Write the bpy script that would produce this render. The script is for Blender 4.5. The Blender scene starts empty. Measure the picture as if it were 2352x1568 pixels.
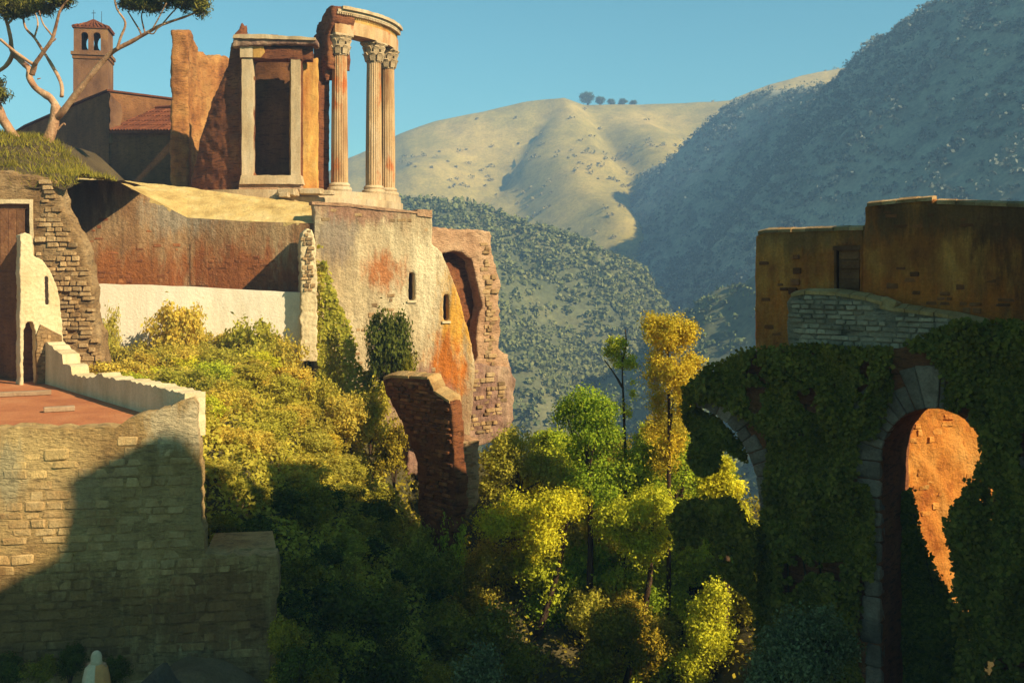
import bpy, bmesh, math, random
import numpy as np
from mathutils import Vector, Matrix, noise
from mathutils.geometry import tessellate_polygon

R = math.radians
random.seed(7)
scene = bpy.context.scene
col = scene.collection

# ------------------------------------------------------------------ camera, sky, sun, exposure
F, CX, HY = 2400.0, 1176.0, 600.0          # focal length, centre and eye level, in units of a 2352 x 1568 picture
cam = bpy.data.cameras.new("camera")
cam.sensor_width = 36.0
cam.lens = 36.0 * F / 2352.0
cam.shift_y = -(784.0 - HY) / 2352.0
cam.clip_start, cam.clip_end = 0.2, 8000
camo = bpy.data.objects.new("camera", cam)
camo.rotation_euler = (R(90), 0, 0)
col.objects.link(camo)
scene.camera = camo

SUN_AZ, SUN_EL = R(-33), R(34)             # towards the sun, measured from +X
SUN = Vector((math.cos(SUN_EL) * math.cos(SUN_AZ), math.cos(SUN_EL) * math.sin(SUN_AZ), math.sin(SUN_EL)))
world = bpy.data.worlds.new("World")
scene.world = world
world.use_nodes = True
wn = world.node_tree
sky = wn.nodes.new("ShaderNodeTexSky")
sky.sky_type = 'NISHITA'
sky.sun_disc = False
sky.sun_elevation = SUN_EL
sky.sun_rotation = R(90) - SUN_AZ
sky.altitude = 300
sky.air_density, sky.dust_density, sky.ozone_density = 1.0, 0.3, 1.4
tint = wn.nodes.new("ShaderNodeMix")
tint.data_type, tint.blend_type = 'RGBA', 'MULTIPLY'
tint.inputs[0].default_value = 1.0
tint.inputs[7].default_value = (0.50, 1.0, 0.85, 1)
bg = wn.nodes["Background"]
wn.links.new(sky.outputs[0], tint.inputs[6])
wn.links.new(tint.outputs[2], bg.inputs[0])
bg.inputs[1].default_value = 0.074

sun = bpy.data.lights.new("sun", 'SUN')
sun.energy = 5.0
sun.angle = R(0.5)
sun.color = (1.0, 0.86, 0.63)
suno = bpy.data.objects.new("sun", sun)
suno.rotation_euler = SUN.to_track_quat('Z', 'Y').to_euler()
suno.location = (40, -30, 60)
col.objects.link(suno)

scene.view_settings.view_transform = 'Standard'
scene.view_settings.look = 'None'
scene.view_settings.gamma = 1
scene.view_settings.exposure = 0.92
scene.cycles.max_bounces = 6
scene.cycles.volume_bounces = 0
scene.cycles.transparent_max_bounces = 4
scene.cycles.use_denoising = True

# ------------------------------------------------------------------ helpers
ORG = {}

def P(px, py, D):
    return Vector(((px - CX) / F * D, D, (HY - py) / F * D))

def register(o, parent, loc):
    col.objects.link(o)
    loc = Vector(loc)
    if parent is not None:
        o.parent = parent
        o.location = loc - ORG[parent]
    else:
        o.location = loc
    ORG[o] = loc
    return o

def tag(o, label, cat, group=None, kind=None):
    o["label"] = label
    if cat: o["category"] = cat
    if group: o["group"] = group
    if kind or cat: o["kind"] = kind or "thing"
    return o

def thing(name, loc, label, cat, group=None):
    o = bpy.data.objects.new(name, None)
    o.empty_display_size = 0.3
    register(o, None, loc)
    return tag(o, label, cat, group)

def mk(name, verts, faces, mat, parent=None, loc=None, smooth=False):
    """one mesh object from world coordinates"""
    if loc is None:
        loc = ORG[parent] if parent is not None else Vector((0, 0, 0))
    loc = Vector(loc)
    me = bpy.data.meshes.new(name)
    me.from_pydata([tuple(Vector(v) - loc) for v in verts], [], faces)
    bm = bmesh.new(); bm.from_mesh(me)
    bmesh.ops.recalc_face_normals(bm, faces=bm.faces)
    bm.to_mesh(me); bm.free()
    if smooth: me.polygons.foreach_set("use_smooth", [True] * len(me.polygons))
    me.materials.append(mat)
    return register(bpy.data.objects.new(name, me), parent, loc)

TEX = {}
def cloud(size):
    if size not in TEX:
        t = bpy.data.textures.new("clouds%s" % size, 'CLOUDS')
        t.noise_scale = size; t.noise_depth = 3
        TEX[size] = t
    return TEX[size]

def rough(o, voxel=0.1, amp=0.12, size=0.5, amp2=0.0, size2=1.6):
    """weathered masonry: even mesh, then uneven relief"""
    m = o.modifiers.new("remesh", 'REMESH'); m.mode = 'VOXEL'; m.voxel_size = voxel; m.use_smooth_shade = True
    d = o.modifiers.new("relief", 'DISPLACE'); d.texture = cloud(size); d.strength = amp; d.mid_level = 0.5
    if amp2:
        d = o.modifiers.new("relief", 'DISPLACE'); d.texture = cloud(size2); d.strength = amp2; d.mid_level = 0.5
    return o

class Plane:
    """an upright plane through (x, y); the direction 'a' runs along it to the right, n looks to the viewer"""
    def __init__(s, x, y, a):
        a = R(a)
        s.p = Vector((x, y, 0)); s.d = Vector((math.cos(a), math.sin(a), 0)); s.n = Vector((math.sin(a), -math.cos(a), 0)); s.a = a
    def uv(s, px, py):
        r = (px - CX) / F
        k = (r * s.p.y - s.p.x) / (s.d.x - r * s.d.y)
        return (k, (HY - py) / F * (s.p.y + k * s.d.y))
    def pt(s, u, z, w=0.0):
        q = s.p + s.d * u - s.n * w
        return Vector((q.x, q.y, z))
    def back(s, w):
        q = s.p - s.n * w
        return Plane(q.x, q.y, math.degrees(s.a))

def PL(px, D, a=0):
    return Plane((px - CX) / F * D, D, a)

def jagged(loop, amp, step, rng):
    out = []
    n = len(loop)
    for i in range(n):
        a, b = Vector(loop[i]), Vector(loop[(i + 1) % n])
        L = (b - a).length
        k = max(1, int(L / step))
        t = Vector((-(b - a).y, (b - a).x)).normalized() if L > 1e-6 else Vector((0, 0))
        for j in range(k):
            q = a + (b - a) * ((j + (rng.uniform(-.25, .25) if j else 0)) / k)
            if j: q = q + t * rng.uniform(-amp, amp)
            out.append((q.x, q.y))
    return out

def slab_uv(name, pl, loops, thick, mat, parent=None, jag=0.0, step=0.3, front=0.0, seed=1, loc=None, holejag=0.0):
    """upright slab with an outline and holes in plane coordinates (u, z)"""
    rng = random.Random(seed)
    L = [jagged(loops[0], jag, step, rng) if jag else list(loops[0])]
    for h in loops[1:]:
        L.append(jagged(h, holejag, step, rng) if holejag else list(h))
    flat = [q for l in L for q in l]
    tris = tessellate_polygon([[Vector((q[0], q[1], 0)) for q in l] for l in L])
    n = len(flat)
    verts = [pl.pt(u, z, -front) for u, z in flat] + [pl.pt(u, z, thick) for u, z in flat]
    faces = [tuple(t) for t in tris] + [tuple(i + n for i in reversed(t)) for t in tris]
    o = 0
    for l in L:
        m = len(l)
        for i in range(m):
            a, b = o + i, o + (i + 1) % m
            faces.append((a, b, b + n, a + n))
        o += m
    if loc is None and parent is None:
        us = [q[0] for q in L[0]]; loc = pl.pt((min(us) + max(us)) / 2, min(q[1] for q in L[0]))
    return mk(name, verts, faces, mat, parent, loc)

def slab(name, pl, loops, thick, mat, parent=None, **k):
    return slab_uv(name, pl, [[pl.uv(*q) for q in l] for l in loops], thick, mat, parent, **k)

def box(name, c, s, mat, parent=None, rz=0.0, bev=0.0, loc=None):
    hx, hy, hz = s[0] / 2, s[1] / 2, s[2] / 2
    bm = bmesh.new()
    bmesh.ops.create_cube(bm, size=1.0)
    bmesh.ops.scale(bm, vec=s, verts=bm.verts)
    if bev: bmesh.ops.bevel(bm, geom=bm.edges[:], offset=bev, segments=1, affect='EDGES')
    bmesh.ops.rotate(bm, cent=(0, 0, 0), matrix=Matrix.Rotation(rz, 3, 'Z'), verts=bm.verts)
    bmesh.ops.translate(bm, vec=c, verts=bm.verts)
    v = [x.co.copy() for x in bm.verts]; bm.verts.index_update(); f = [tuple(x.index for x in q.verts) for q in bm.faces]
    bm.free()
    return mk(name, v, f, mat, parent, loc)

def arch_uv(u0, u1, zs, z0, n=14, rise=None):
    """opening with a round head: springing height zs, foot z0"""
    r = (u1 - u0) / 2; c = (u0 + u1) / 2; h = r if rise is None else rise
    return [(u0, z0)] + [(c - r * math.cos(math.pi * i / n), zs + h * math.sin(math.pi * i / n)) for i in range(n + 1)] + [(u1, z0)]

def inside(poly, x, y):
    c = False; j = len(poly) - 1
    for i in range(len(poly)):
        xi, yi = poly[i]; xj, yj = poly[j]
        if (yi > y) != (yj > y) and x < (xj - xi) * (y - yi) / (yj - yi) + xi: c = not c
        j = i
    return c

STONE = {}
def stone_meshes(mat):
    if mat.name not in STONE:
        L = []
        for k in range(5):
            rng = random.Random(40 + k)
            bm = bmesh.new(); bmesh.ops.create_cube(bm, size=1.0)
            for v in bm.verts: v.co += Vector([rng.uniform(-.07, .07) for _ in range(3)])
            bmesh.ops.bevel(bm, geom=bm.edges[:], offset=0.11, segments=1, affect='EDGES')
            for v in bm.verts: v.co += Vector([rng.uniform(-.035, .035) for _ in range(3)])
            me = bpy.data.meshes.new("stone"); bm.to_mesh(me); bm.free(); me.materials.append(mat); L.append(me)
        STONE[mat.name] = L
    return STONE[mat.name]

def piece(name, parent, pos, s, rz, mat, rng, ry=0.0):
    o = bpy.data.objects.new(name, rng.choice(stone_meshes(mat)))
    register(o, parent, pos)
    o.scale = s
    o.rotation_euler = (0, ry, rz)
    return o

def stones(parent, pl, poly_px, ch, lw, mats, limit=300, depth=0.22, proud=0.03, cover=1.0, seed=3, holes=(), name="stone", gap=0.02, uvpoly=None, wob=0.012):
    rng = random.Random(seed)
    poly = uvpoly or [pl.uv(*q) for q in poly_px]
    hs = list(holes)
    z0, z1 = min(q[1] for q in poly), max(q[1] for q in poly)
    u0, u1 = min(q[0] for q in poly), max(q[0] for q in poly)
    spots = []
    z = z0
    while z < z1:
        h = ch * rng.uniform(.75, 1.3); u = u0 - rng.uniform(0, lw)
        while u < u1:
            w = lw * rng.uniform(.55, 1.5)
            cu, cz = u + w / 2, z + h / 2
            if inside(poly, cu, cz) and inside(poly, cu - w * .4, cz) and inside(poly, cu + w * .4, cz) and not any(inside(q, cu - w * .45, cz) or inside(q, cu + w * .45, cz) or inside(q, cu, cz) for q in hs) and rng.random() < cover:
                spots.append((cu, cz, w, h))
            u += w
        z += h
    rng.shuffle(spots)
    for cu, cz, w, h in spots[:limit]:
        pr = proud * rng.uniform(.3, 1.6)
        piece(name, parent, pl.pt(cu, cz + rng.uniform(-.01, .01), depth / 2 - pr), (w - gap, depth, h - gap), pl.a + rng.uniform(-.03, .03), rng.choice(mats), rng, rng.uniform(-wob, wob) * 2)
# ------------------------------------------------------------------ materials
def base_mat(name):
    m = bpy.data.materials.new(name); m.use_nodes = True
    nt = m.node_tree
    b = nt.nodes["Principled BSDF"]
    b.inputs["Specular IOR Level"].default_value = 0.2
    return m, nt, b

def N(nt, t, **k):
    n = nt.nodes.new(t)
    for a, v in k.items(): setattr(n, a, v)
    return n

def noise_node(nt, pos, scale, stretch=(1, 1, 1), detail=6, rgh=0.6, off=(0, 0, 0)):
    mp = N(nt, "ShaderNodeMapping"); mp.inputs["Scale"].default_value = stretch; mp.inputs["Location"].default_value = off
    nt.links.new(pos, mp.inputs["Vector"])
    t = N(nt, "ShaderNodeTexNoise"); t.inputs["Scale"].default_value = scale; t.inputs["Detail"].default_value = detail; t.inputs["Roughness"].default_value = rgh
    nt.links.new(mp.outputs[0], t.inputs["Vector"])
    return t.outputs[0]

def ramp(nt, fac, stops, interp='LINEAR'):
    r = N(nt, "ShaderNodeValToRGB"); r.color_ramp.interpolation = interp
    e = r.color_ramp.elements
    while len(e) < len(stops): e.new(0.5)
    for q, (p, c) in zip(e, stops):
        q.position = p; q.color = (*c, 1) if len(c) == 3 else c
    nt.links.new(fac, r.inputs[0])
    return r.outputs[0]

def mul(nt, a, b, fac=1.0, mode='MULTIPLY'):
    x = N(nt, "ShaderNodeMix", data_type='RGBA', blend_type=mode)
    x.inputs[0].default_value = fac
    nt.links.new(a, x.inputs[6]); nt.links.new(b, x.inputs[7])
    return x.outputs[2]

def g(v): return (v, v, v)

def wall_mat(name, stops, scale=0.5, stretch=(1, 1, 1), fine=0.35, streak=0.0, strata=0.0, patch=None, patch_at=0.58, bump=0.6, bs=9.0, objvar=0.0, seed=0, rgh=0.92, spots=(), fscale=14, mott=0.0):
    m, nt, b = base_mat(name)
    geo = N(nt, "ShaderNodeNewGeometry"); pos = geo.outputs["Position"]
    o = (seed * 7.3, seed * 3.1, seed * 1.7)
    c = ramp(nt, noise_node(nt, pos, scale, stretch, 8, .62, o), stops)
    if patch:
        pc = N(nt, "ShaderNodeRGB"); pc.outputs[0].default_value = (*patch, 1)
        f = ramp(nt, noise_node(nt, pos, scale * 1.3, stretch, 8, .68, (o[0] + 5, 9, 2)), [(patch_at, g(0)), (patch_at + .1, g(1))])
        x = N(nt, "ShaderNodeMix", data_type='RGBA'); nt.links.new(f, x.inputs[0]); nt.links.new(c, x.inputs[6]); nt.links.new(pc.outputs[0], x.inputs[7]); c = x.outputs[2]
    for (cen, rad, colr, hard) in spots:      # large weather stains with ragged, streaky edges
        mp = N(nt, "ShaderNodeVectorMath", operation='SUBTRACT'); mp.inputs[1].default_value = tuple(cen)
        nt.links.new(pos, mp.inputs[0])
        dv = N(nt, "ShaderNodeVectorMath", operation='DIVIDE'); dv.inputs[1].default_value = rad
        nt.links.new(mp.outputs[0], dv.inputs[0])
        ln = N(nt, "ShaderNodeVectorMath", operation='LENGTH'); nt.links.new(dv.outputs[0], ln.inputs[0])
        w1 = noise_node(nt, pos, 1.0, (2.4, 2.4, .55), 10, .75, (cen[0], seed, 0))
        ma = N(nt, "ShaderNodeMath", operation='MULTIPLY_ADD'); ma.inputs[1].default_value = 2.6; ma.inputs[2].default_value = -1.3
        nt.links.new(w1, ma.inputs[0])
        sm_ = N(nt, "ShaderNodeMath", operation='ADD'); nt.links.new(ma.outputs[0], sm_.inputs[0]); nt.links.new(ln.outputs["Value"], sm_.inputs[1])
        f = ramp(nt, sm_.outputs[0], [(.45, g(hard)), (.95, g(0))])
        pc = N(nt, "ShaderNodeRGB"); pc.outputs[0].default_value = (*colr, 1)
        x = N(nt, "ShaderNodeMix", data_type='RGBA'); nt.links.new(f, x.inputs[0]); nt.links.new(c, x.inputs[6]); nt.links.new(pc.outputs[0], x.inputs[7]); c = x.outputs[2]
    if streak:
        s = ramp(nt, noise_node(nt, pos, 1.0, (2.8, 2.8, .4), 9, .72, o), [(.3, g(1 - streak)), (.62, g(1 + .1 * streak))])
        c = mul(nt, c, s)
    if strata:
        s = ramp(nt, noise_node(nt, pos, 1.0, (2.6, 2.6, 12), 5, .6, o), [(.36, g(1 - strata)), (.48, g(1))])
        c = mul(nt, c, s)
    if mott:
        c = mul(nt, c, ramp(nt, noise_node(nt, pos, .09, (1, 1, 1), 9, .78, o), [(.35, g(1 - mott)), (.65, g(1 + mott * .6))]))
    fn = noise_node(nt, pos, fscale, (1, 1, 1), 8, .75, o)
    c = mul(nt, c, ramp(nt, fn, [(.25, g(1 - fine)), (.75, g(1 + fine * .55))]))
    if objvar:
        oi = N(nt, "ShaderNodeObjectInfo")
        c = mul(nt, c, ramp(nt, oi.outputs["Random"], [(0, g(1 - objvar)), (1, g(1 + objvar * .6))]))
    wm = N(nt, "ShaderNodeRGB"); wm.outputs[0].default_value = (1.04, .93, .76, 1)     # warm tint in every surface colour, so the shade reads warmer
    c = mul(nt, c, wm.outputs[0])
    nt.links.new(c, b.inputs["Base Color"])
    b.inputs["Roughness"].default_value = rgh
    bn = noise_node(nt, pos, bs, (1, 1, 2.2 if strata else 1), 9, .68, o)
    bp = N(nt, "ShaderNodeBump"); bp.inputs["Strength"].default_value = bump; bp.inputs["Distance"].default_value = 0.12
    nt.links.new(bn, bp.inputs["Height"]); nt.links.new(bp.outputs[0], b.inputs["Normal"])
    return m

def leaf_mat(name, cols, trans=0.45, var=0.3):
    m = bpy.data.materials.new(name); m.use_nodes = True
    nt = m.node_tree; nt.nodes.remove(nt.nodes["Principled BSDF"])
    geo = N(nt, "ShaderNodeNewGeometry")
    k = len(cols)
    c = ramp(nt, geo.outputs["Random Per Island"], [(i / (k - 1), q) for i, q in enumerate(cols)])
    c = mul(nt, c, ramp(nt, noise_node(nt, geo.outputs["Position"], 1.1, (1, 1, 1), 4, .6), [(.3, g(1 - var)), (.7, g(1 + var * .8))]))
    oi = N(nt, "ShaderNodeObjectInfo")
    c = mul(nt, c, ramp(nt, oi.outputs["Random"], [(0, (.78, .85, .8)), (.5, (1, 1, 1)), (1, (1.18, 1.05, .9))]))
    d = N(nt, "ShaderNodeBsdfDiffuse"); t = N(nt, "ShaderNodeBsdfTranslucent"); x = N(nt, "ShaderNodeMixShader")
    x.inputs[0].default_value = trans
    nt.links.new(c, d.inputs[0]); nt.links.new(c, t.inputs[0])
    nt.links.new(d.outputs[0], x.inputs[1]); nt.links.new(t.outputs[0], x.inputs[2])
    nt.links.new(x.outputs[0], nt.nodes["Material Output"].inputs[0])
    return m

def plain(name, c, rgh=.8, var=.25, bump=.2, bs=20, metal=0.0):
    m = wall_mat(name, [(.3, tuple(x * (1 - var) for x in c)), (.7, tuple(x * (1 + var) for x in c))], 1.5, fine=.2, bump=bump, bs=bs, rgh=rgh)
    m.node_tree.nodes["Principled BSDF"].inputs["Metallic"].default_value = metal
    return m

MAT = dict(
    travertine=wall_mat("travertine", [(.3, (.36, .26, .15)), (.5, (.55, .43, .27)), (.7, (.62, .53, .38))], .9, (1, 1, .5), .3, .35, bump=.35, bs=14),
    column=wall_mat("column_stone", [(.3, (.34, .17, .07)), (.5, (.55, .38, .20)), (.72, (.62, .50, .34))], .8, (1, 1, .35), .3, .3, patch=(.50, .15, .035), patch_at=.52, bump=.4, bs=16),
    cella=wall_mat("cella_masonry", [(.28, (.16, .055, .02)), (.5, (.42, .19, .06)), (.72, (.55, .33, .12))], .55, (1, 1, .8), .4, .3, .45, bump=.7, bs=8, seed=2),
    brick=wall_mat("old_brick", [(.3, (.13, .045, .02)), (.55, (.24, .09, .035)), (.75, (.34, .16, .06))], .8, (1, 1, 1), .4, 0, .6, bump=.8, bs=10, seed=3),
    brickpiece=wall_mat("brick_piece", [(.3, (.16, .055, .022)), (.55, (.28, .11, .04)), (.75, (.38, .19, .08))], 2, fine=.3, bump=.5, bs=12, objvar=.45, seed=4),
    church=wall_mat("church_render", [(.3, (.14, .06, .022)), (.5, (.22, .10, .038)), (.75, (.30, .15, .06))], .5, (1, 1, .7), .4, .3, .35, bump=.5, seed=5),
    tower=wall_mat("tower_render", [(.3, (.13, .065, .035)), (.5, (.22, .115, .06)), (.75, (.36, .21, .09))], .6, (1, 1, .7), .3, .25, bump=.4, seed=6),
    tile=wall_mat("roof_tile", [(.3, (.09, .028, .013)), (.5, (.16, .05, .02)), (.75, (.22, .085, .035))], 2.5, fine=.35, bump=.4, objvar=.35, seed=7),
    bank=wall_mat("dry_bank", [(.3, (.36, .25, .09)), (.5, (.56, .42, .17)), (.72, (.66, .54, .28))], .8, (1, 1, 1), .35, .1, bump=.6, bs=7, patch=(.48, .23, .05), patch_at=.62, seed=8),
    retaining=wall_mat("retaining_render", [(.28, (.18, .085, .035)), (.46, (.34, .20, .095)), (.6, (.44, .32, .18)), (.75, (.50, .41, .26))], .42, (1, 1, .55), .45, .5, bump=.9, bs=6, seed=9, patch=(.13, .075, .04), patch_at=.62, spots=[(P(290, 640, 46.5), (4.5, 3, 1.9), (.30, .10, .022), .8), (P(560, 640, 47), (4, 3, 2.0), (.30, .09, .02), .85), (P(420, 480, 47), (2.2, 3, 1.6), (.36, .34, .27), .7), (P(180, 470, 46), (2, 3, 2), (.09, .055, .03), .7)]),
    white=wall_mat("whitewash", [(.3, (.70, .63, .48)), (.5, (.83, .78, .66)), (.75, (.88, .84, .74))], .6, (1, 1, .5), .18, .16, bump=.3, seed=10),
    house=wall_mat("house_plaster", [(.26, (.28, .15, .08)), (.42, (.46, .34, .20)), (.56, (.66, .56, .36)), (.76, (.74, .66, .46))], .38, (1, 1, .5), .38, .45, bump=.8, seed=11, spots=[(P(985, 640, 48), (1.0, 2, 3.2), (.84, .74, .50), .85), (P(900, 790, 47.5), (1.2, 2, 2.2), (.80, .66, .40), .8), (P(790, 680, 47), (1.2, 2, 2.0), (.62, .50, .30), .6), (P(1050, 740, 48), (1.1, 2.5, 3.0), (.70, .38, .06), 1.0), (P(1030, 840, 48), (1.3, 2.5, 1.8), (.56, .18, .025), 1.0), (P(885, 620, 47), (1.3, 2, 1.3), (.46, .15, .035), .85), (P(770, 540, 46.7), (1.3, 2, 1.7), (.28, .24, .20), .75), (P(840, 480, 47), (3.2, 2, .9), (.34, .17, .11), .75), (P(960, 900, 47.5), (2.0, 3, 1.3), (.30, .14, .12), .8)]),
    ochre=wall_mat("ochre_plaster", [(.3, (.42, .17, .04)), (.5, (.60, .36, .10)), (.72, (.74, .58, .28))], .6, (1, 1, .45), .3, .4, bump=.5, seed=12),
    pinkrubble=wall_mat("pink_rubble", [(.3, (.32, .18, .10)), (.5, (.52, .33, .20)), (.72, (.62, .44, .28))], .8, (1, 1, 1), .4, .1, .3, bump=.9, bs=7, seed=13),
    violet=wall_mat("violet_rubble", [(.3, (.17, .085, .07)), (.5, (.33, .20, .15)), (.72, (.50, .36, .24))], .8, (1, 1, .4), .4, .6, bump=.8, bs=7, seed=14),
    rubble=wall_mat("ochre_rubble", [(.3, (.16, .09, .035)), (.5, (.32, .21, .10)), (.72, (.46, .34, .19))], .8, (1, 1, 1), .4, 0, .45, bump=.9, bs=8, seed=15),
    rubblepiece=wall_mat("rubble_stone", [(.3, (.22, .13, .055)), (.5, (.38, .26, .13)), (.72, (.52, .40, .24))], 1.6, fine=.35, bump=.6, bs=12, objvar=.45, seed=16),
    front=wall_mat("front_render", [(.28, (.30, .175, .065)), (.48, (.46, .315, .13)), (.7, (.56, .42, .21))], .55, (1, 1, .8), .4, .3, .35, bump=.9, bs=6, seed=17, spots=[(P(120, 1420, 26), (5, 4, 1.6), (.20, .115, .04), .85), (P(500, 1420, 26), (2.0, 3, 1.6), (.24, .12, .045), .8), (P(90, 1040, 26), (1.6, 3, .9), (.62, .46, .20), .8), (P(30, 1090, 26), (.5, 2, 1.2), (.36, .34, .22), .7), (P(420, 980, 26), (1.4, 2, .8), (.62, .54, .36), .8)]),
    frontpiece=wall_mat("front_stone", [(.28, (.30, .175, .07)), (.48, (.45, .30, .13)), (.7, (.55, .41, .21))], 1.4, fine=.35, bump=.6, bs=11, objvar=.22, seed=18, spots=[(P(120, 1420, 26), (5, 4, 1.6), (.20, .115, .04), .85), (P(500, 1420, 26), (2.0, 3, 1.6), (.24, .12, .045), .8), (P(90, 1040, 26), (1.6, 3, .9), (.62, .46, .20), .8), (P(30, 1090, 26), (.5, 2, 1.2), (.36, .34, .22), .7), (P(420, 980, 26), (1.4, 2, .8), (.62, .54, .36), .8)]),
    cream=wall_mat("cream_plaster", [(.3, (.52, .42, .24)), (.5, (.66, .56, .36)), (.75, (.74, .66, .46))], .8, (1, 1, .5), .25, .2, bump=.4, seed=19),
    floor=wall_mat("terracotta_floor", [(.3, (.34, .12, .05)), (.5, (.44, .17, .07)), (.75, (.50, .24, .11))], .8, (1, 1, 1), .3, bump=.4, seed=20),
    timber=wall_mat("old_timber", [(.3, (.12, .05, .022)), (.55, (.21, .10, .045)), (.75, (.30, .16, .075))], 2, (1, 1, 1), .4, bump=.5, bs=12, objvar=.3, seed=21),
    plank=wall_mat("pale_plank", [(.3, (.26, .17, .10)), (.75, (.40, .30, .20))], 2, fine=.3, bump=.4, bs=12, seed=22),
    rustwall=wall_mat("rust_render", [(.34, (.10, .035, .012)), (.46, (.42, .15, .035)), (.56, (.62, .29, .07)), (.68, (.74, .46, .16))], .45, (1, 1, .5), .4, .4, patch=(.62, .17, .02), patch_at=.56, bump=.9, bs=6, seed=23, spots=[(P(2250, 480, 28.6), (7, 5, 1.0), (.17, .10, .045), .8), (P(2330, 640, 28.4), (1.6, 2, 2.6), (.13, .05, .02), .8), (P(1800, 535, 32.5), (3.5, 4, .8), (.22, .14, .06), .7), (P(2000, 720, 31), (6, 6, 1.3), (.58, .17, .025), .8)]),
    greyrubble=wall_mat("grey_rubble", [(.3, (.20, .17, .125)), (.5, (.32, .28, .21)), (.72, (.44, .385, .29))], 1, (1, 1, 1), .4, 0, .5, bump=.9, seed=24),
    greypiece=wall_mat("grey_stone", [(.3, (.22, .185, .135)), (.5, (.35, .30, .22)), (.72, (.48, .42, .31))], 1.6, fine=.35, bump=.6, bs=12, objvar=.4, seed=25),
    ashlar=wall_mat("arch_ashlar", [(.3, (.16, .115, .085)), (.5, (.28, .215, .165)), (.75, (.40, .33, .27))], 1.8, fine=.45, bump=.9, bs=7, objvar=.35, seed=26),
    brickvault=wall_mat("vault_brick", [(.3, (.14, .05, .02)), (.55, (.26, .10, .04)), (.75, (.34, .16, .06))], .9, (1, 1, 1), .4, 0, .5, bump=.8, seed=27),
    orange=wall_mat("orange_cliff", [(.3, (.38, .10, .018)), (.5, (.60, .24, .04)), (.72, (.70, .38, .10))], .8, (1, 1, .6), .4, .15, bump=.9, bs=6, seed=28),
    orangepiece=wall_mat("orange_stone", [(.3, (.42, .13, .025)), (.5, (.60, .26, .05)), (.72, (.70, .40, .12))], 1.8, fine=.4, bump=.8, bs=9, objvar=.4, seed=42),
    earth=wall_mat("earth", [(.3, (.055, .04, .02)), (.5, (.09, .065, .03)), (.75, (.13, .10, .05))], .7, fine=.4, bump=.8, bs=6, seed=29),
    bark=wall_mat("pine_bark", [(.3, (.20, .09, .05)), (.5, (.44, .26, .15)), (.7, (.60, .42, .27))], 2.2, (1, 1, .5), .35, bump=.7, bs=9, seed=30),
    darkbark=wall_mat("dark_bark", [(.3, (.035, .022, .012)), (.7, (.09, .055, .03))], 3, (1, 1, .3), .3, bump=.6, seed=31),
    rock=wall_mat("dark_rock", [(.3, (.05, .04, .03)), (.7, (.12, .10, .07))], 1.5, fine=.4, bump=.9, bs=6, seed=32),
    dark=plain("interior_dark", (.035, .02, .012)),
    iron=plain("iron", (.05, .04, .035), .6, metal=.6),
    skin=plain("skin", (.42, .24, .15), .6),
    hair=plain("hair", (.03, .02, .015), .7),
    cloth_white=plain("white_cloth", (.62, .52, .38), .9),
    cloth_brown=plain("brown_cloth", (.60, .30, .12), .9),
    cloth_dark=plain("dark_cloth", (.07, .06, .05), .9),
)
LEAF = dict(
    olive=leaf_mat("leaf_olive", [(0.326, 0.300, 0.030), (0.521, 0.439, 0.052), (0.715, 0.564, 0.073), (0.423, 0.361, 0.047)]),
    straw=leaf_mat("leaf_straw", [(0.432, 0.378, 0.059), (0.649, 0.532, 0.090), (0.757, 0.560, 0.079), (0.378, 0.336, 0.059)]),
    green=leaf_mat("leaf_green", [(0.202, 0.301, 0.024), (0.371, 0.470, 0.029), (0.539, 0.570, 0.038), (0.269, 0.370, 0.029)]),
    yellow=leaf_mat("leaf_yellow", [(0.399, 0.397, 0.031), (0.624, 0.627, 0.042), (0.799, 0.759, 0.052), (0.350, 0.397, 0.031)]),
    gold=leaf_mat("leaf_gold", [(0.792, 0.493, 0.041), (1.071, 0.726, 0.062), (0.885, 0.670, 0.068), (0.653, 0.406, 0.033)]),
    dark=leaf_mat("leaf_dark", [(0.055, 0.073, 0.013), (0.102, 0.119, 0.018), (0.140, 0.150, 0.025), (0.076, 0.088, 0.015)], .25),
    ivy=leaf_mat("leaf_ivy", [(0.095, 0.090, 0.015), (0.162, 0.146, 0.023), (0.262, 0.200, 0.031), (0.133, 0.117, 0.021)], .2),
    grey=leaf_mat("leaf_grey", [(0.098, 0.119, 0.040), (0.176, 0.192, 0.073), (0.254, 0.255, 0.106), (0.117, 0.137, 0.046)], .25),
    pine=leaf_mat("leaf_pine", [(0.070, 0.078, 0.019), (0.133, 0.133, 0.025), (0.203, 0.180, 0.031), (0.094, 0.102, 0.022)], .2),
    shrub=leaf_mat("leaf_shrub", [(0.184, 0.169, 0.018), (0.312, 0.254, 0.026), (0.438, 0.327, 0.034)], .3),
    scrub=leaf_mat("leaf_scrub", [(0.099, 0.120, 0.048), (0.163, 0.186, 0.066), (0.241, 0.241, 0.085)], .2),
    ridge=leaf_mat("leaf_ridge", [(0.200, 0.180, 0.060), (0.260, 0.220, 0.075), (0.320, 0.260, 0.090)], .2),
    wood=leaf_mat("leaf_wood", [(0.140, 0.155, 0.115), (0.190, 0.205, 0.150), (0.240, 0.250, 0.185)], .2),
    spur=leaf_mat("leaf_spur", [(0.128, 0.148, 0.053), (0.170, 0.190, 0.068), (0.238, 0.239, 0.090)], .2),
    grass=leaf_mat("grass_blade", [(0.182, 0.182, 0.021), (0.312, 0.260, 0.033), (0.390, 0.299, 0.039)], .3),
)
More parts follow.
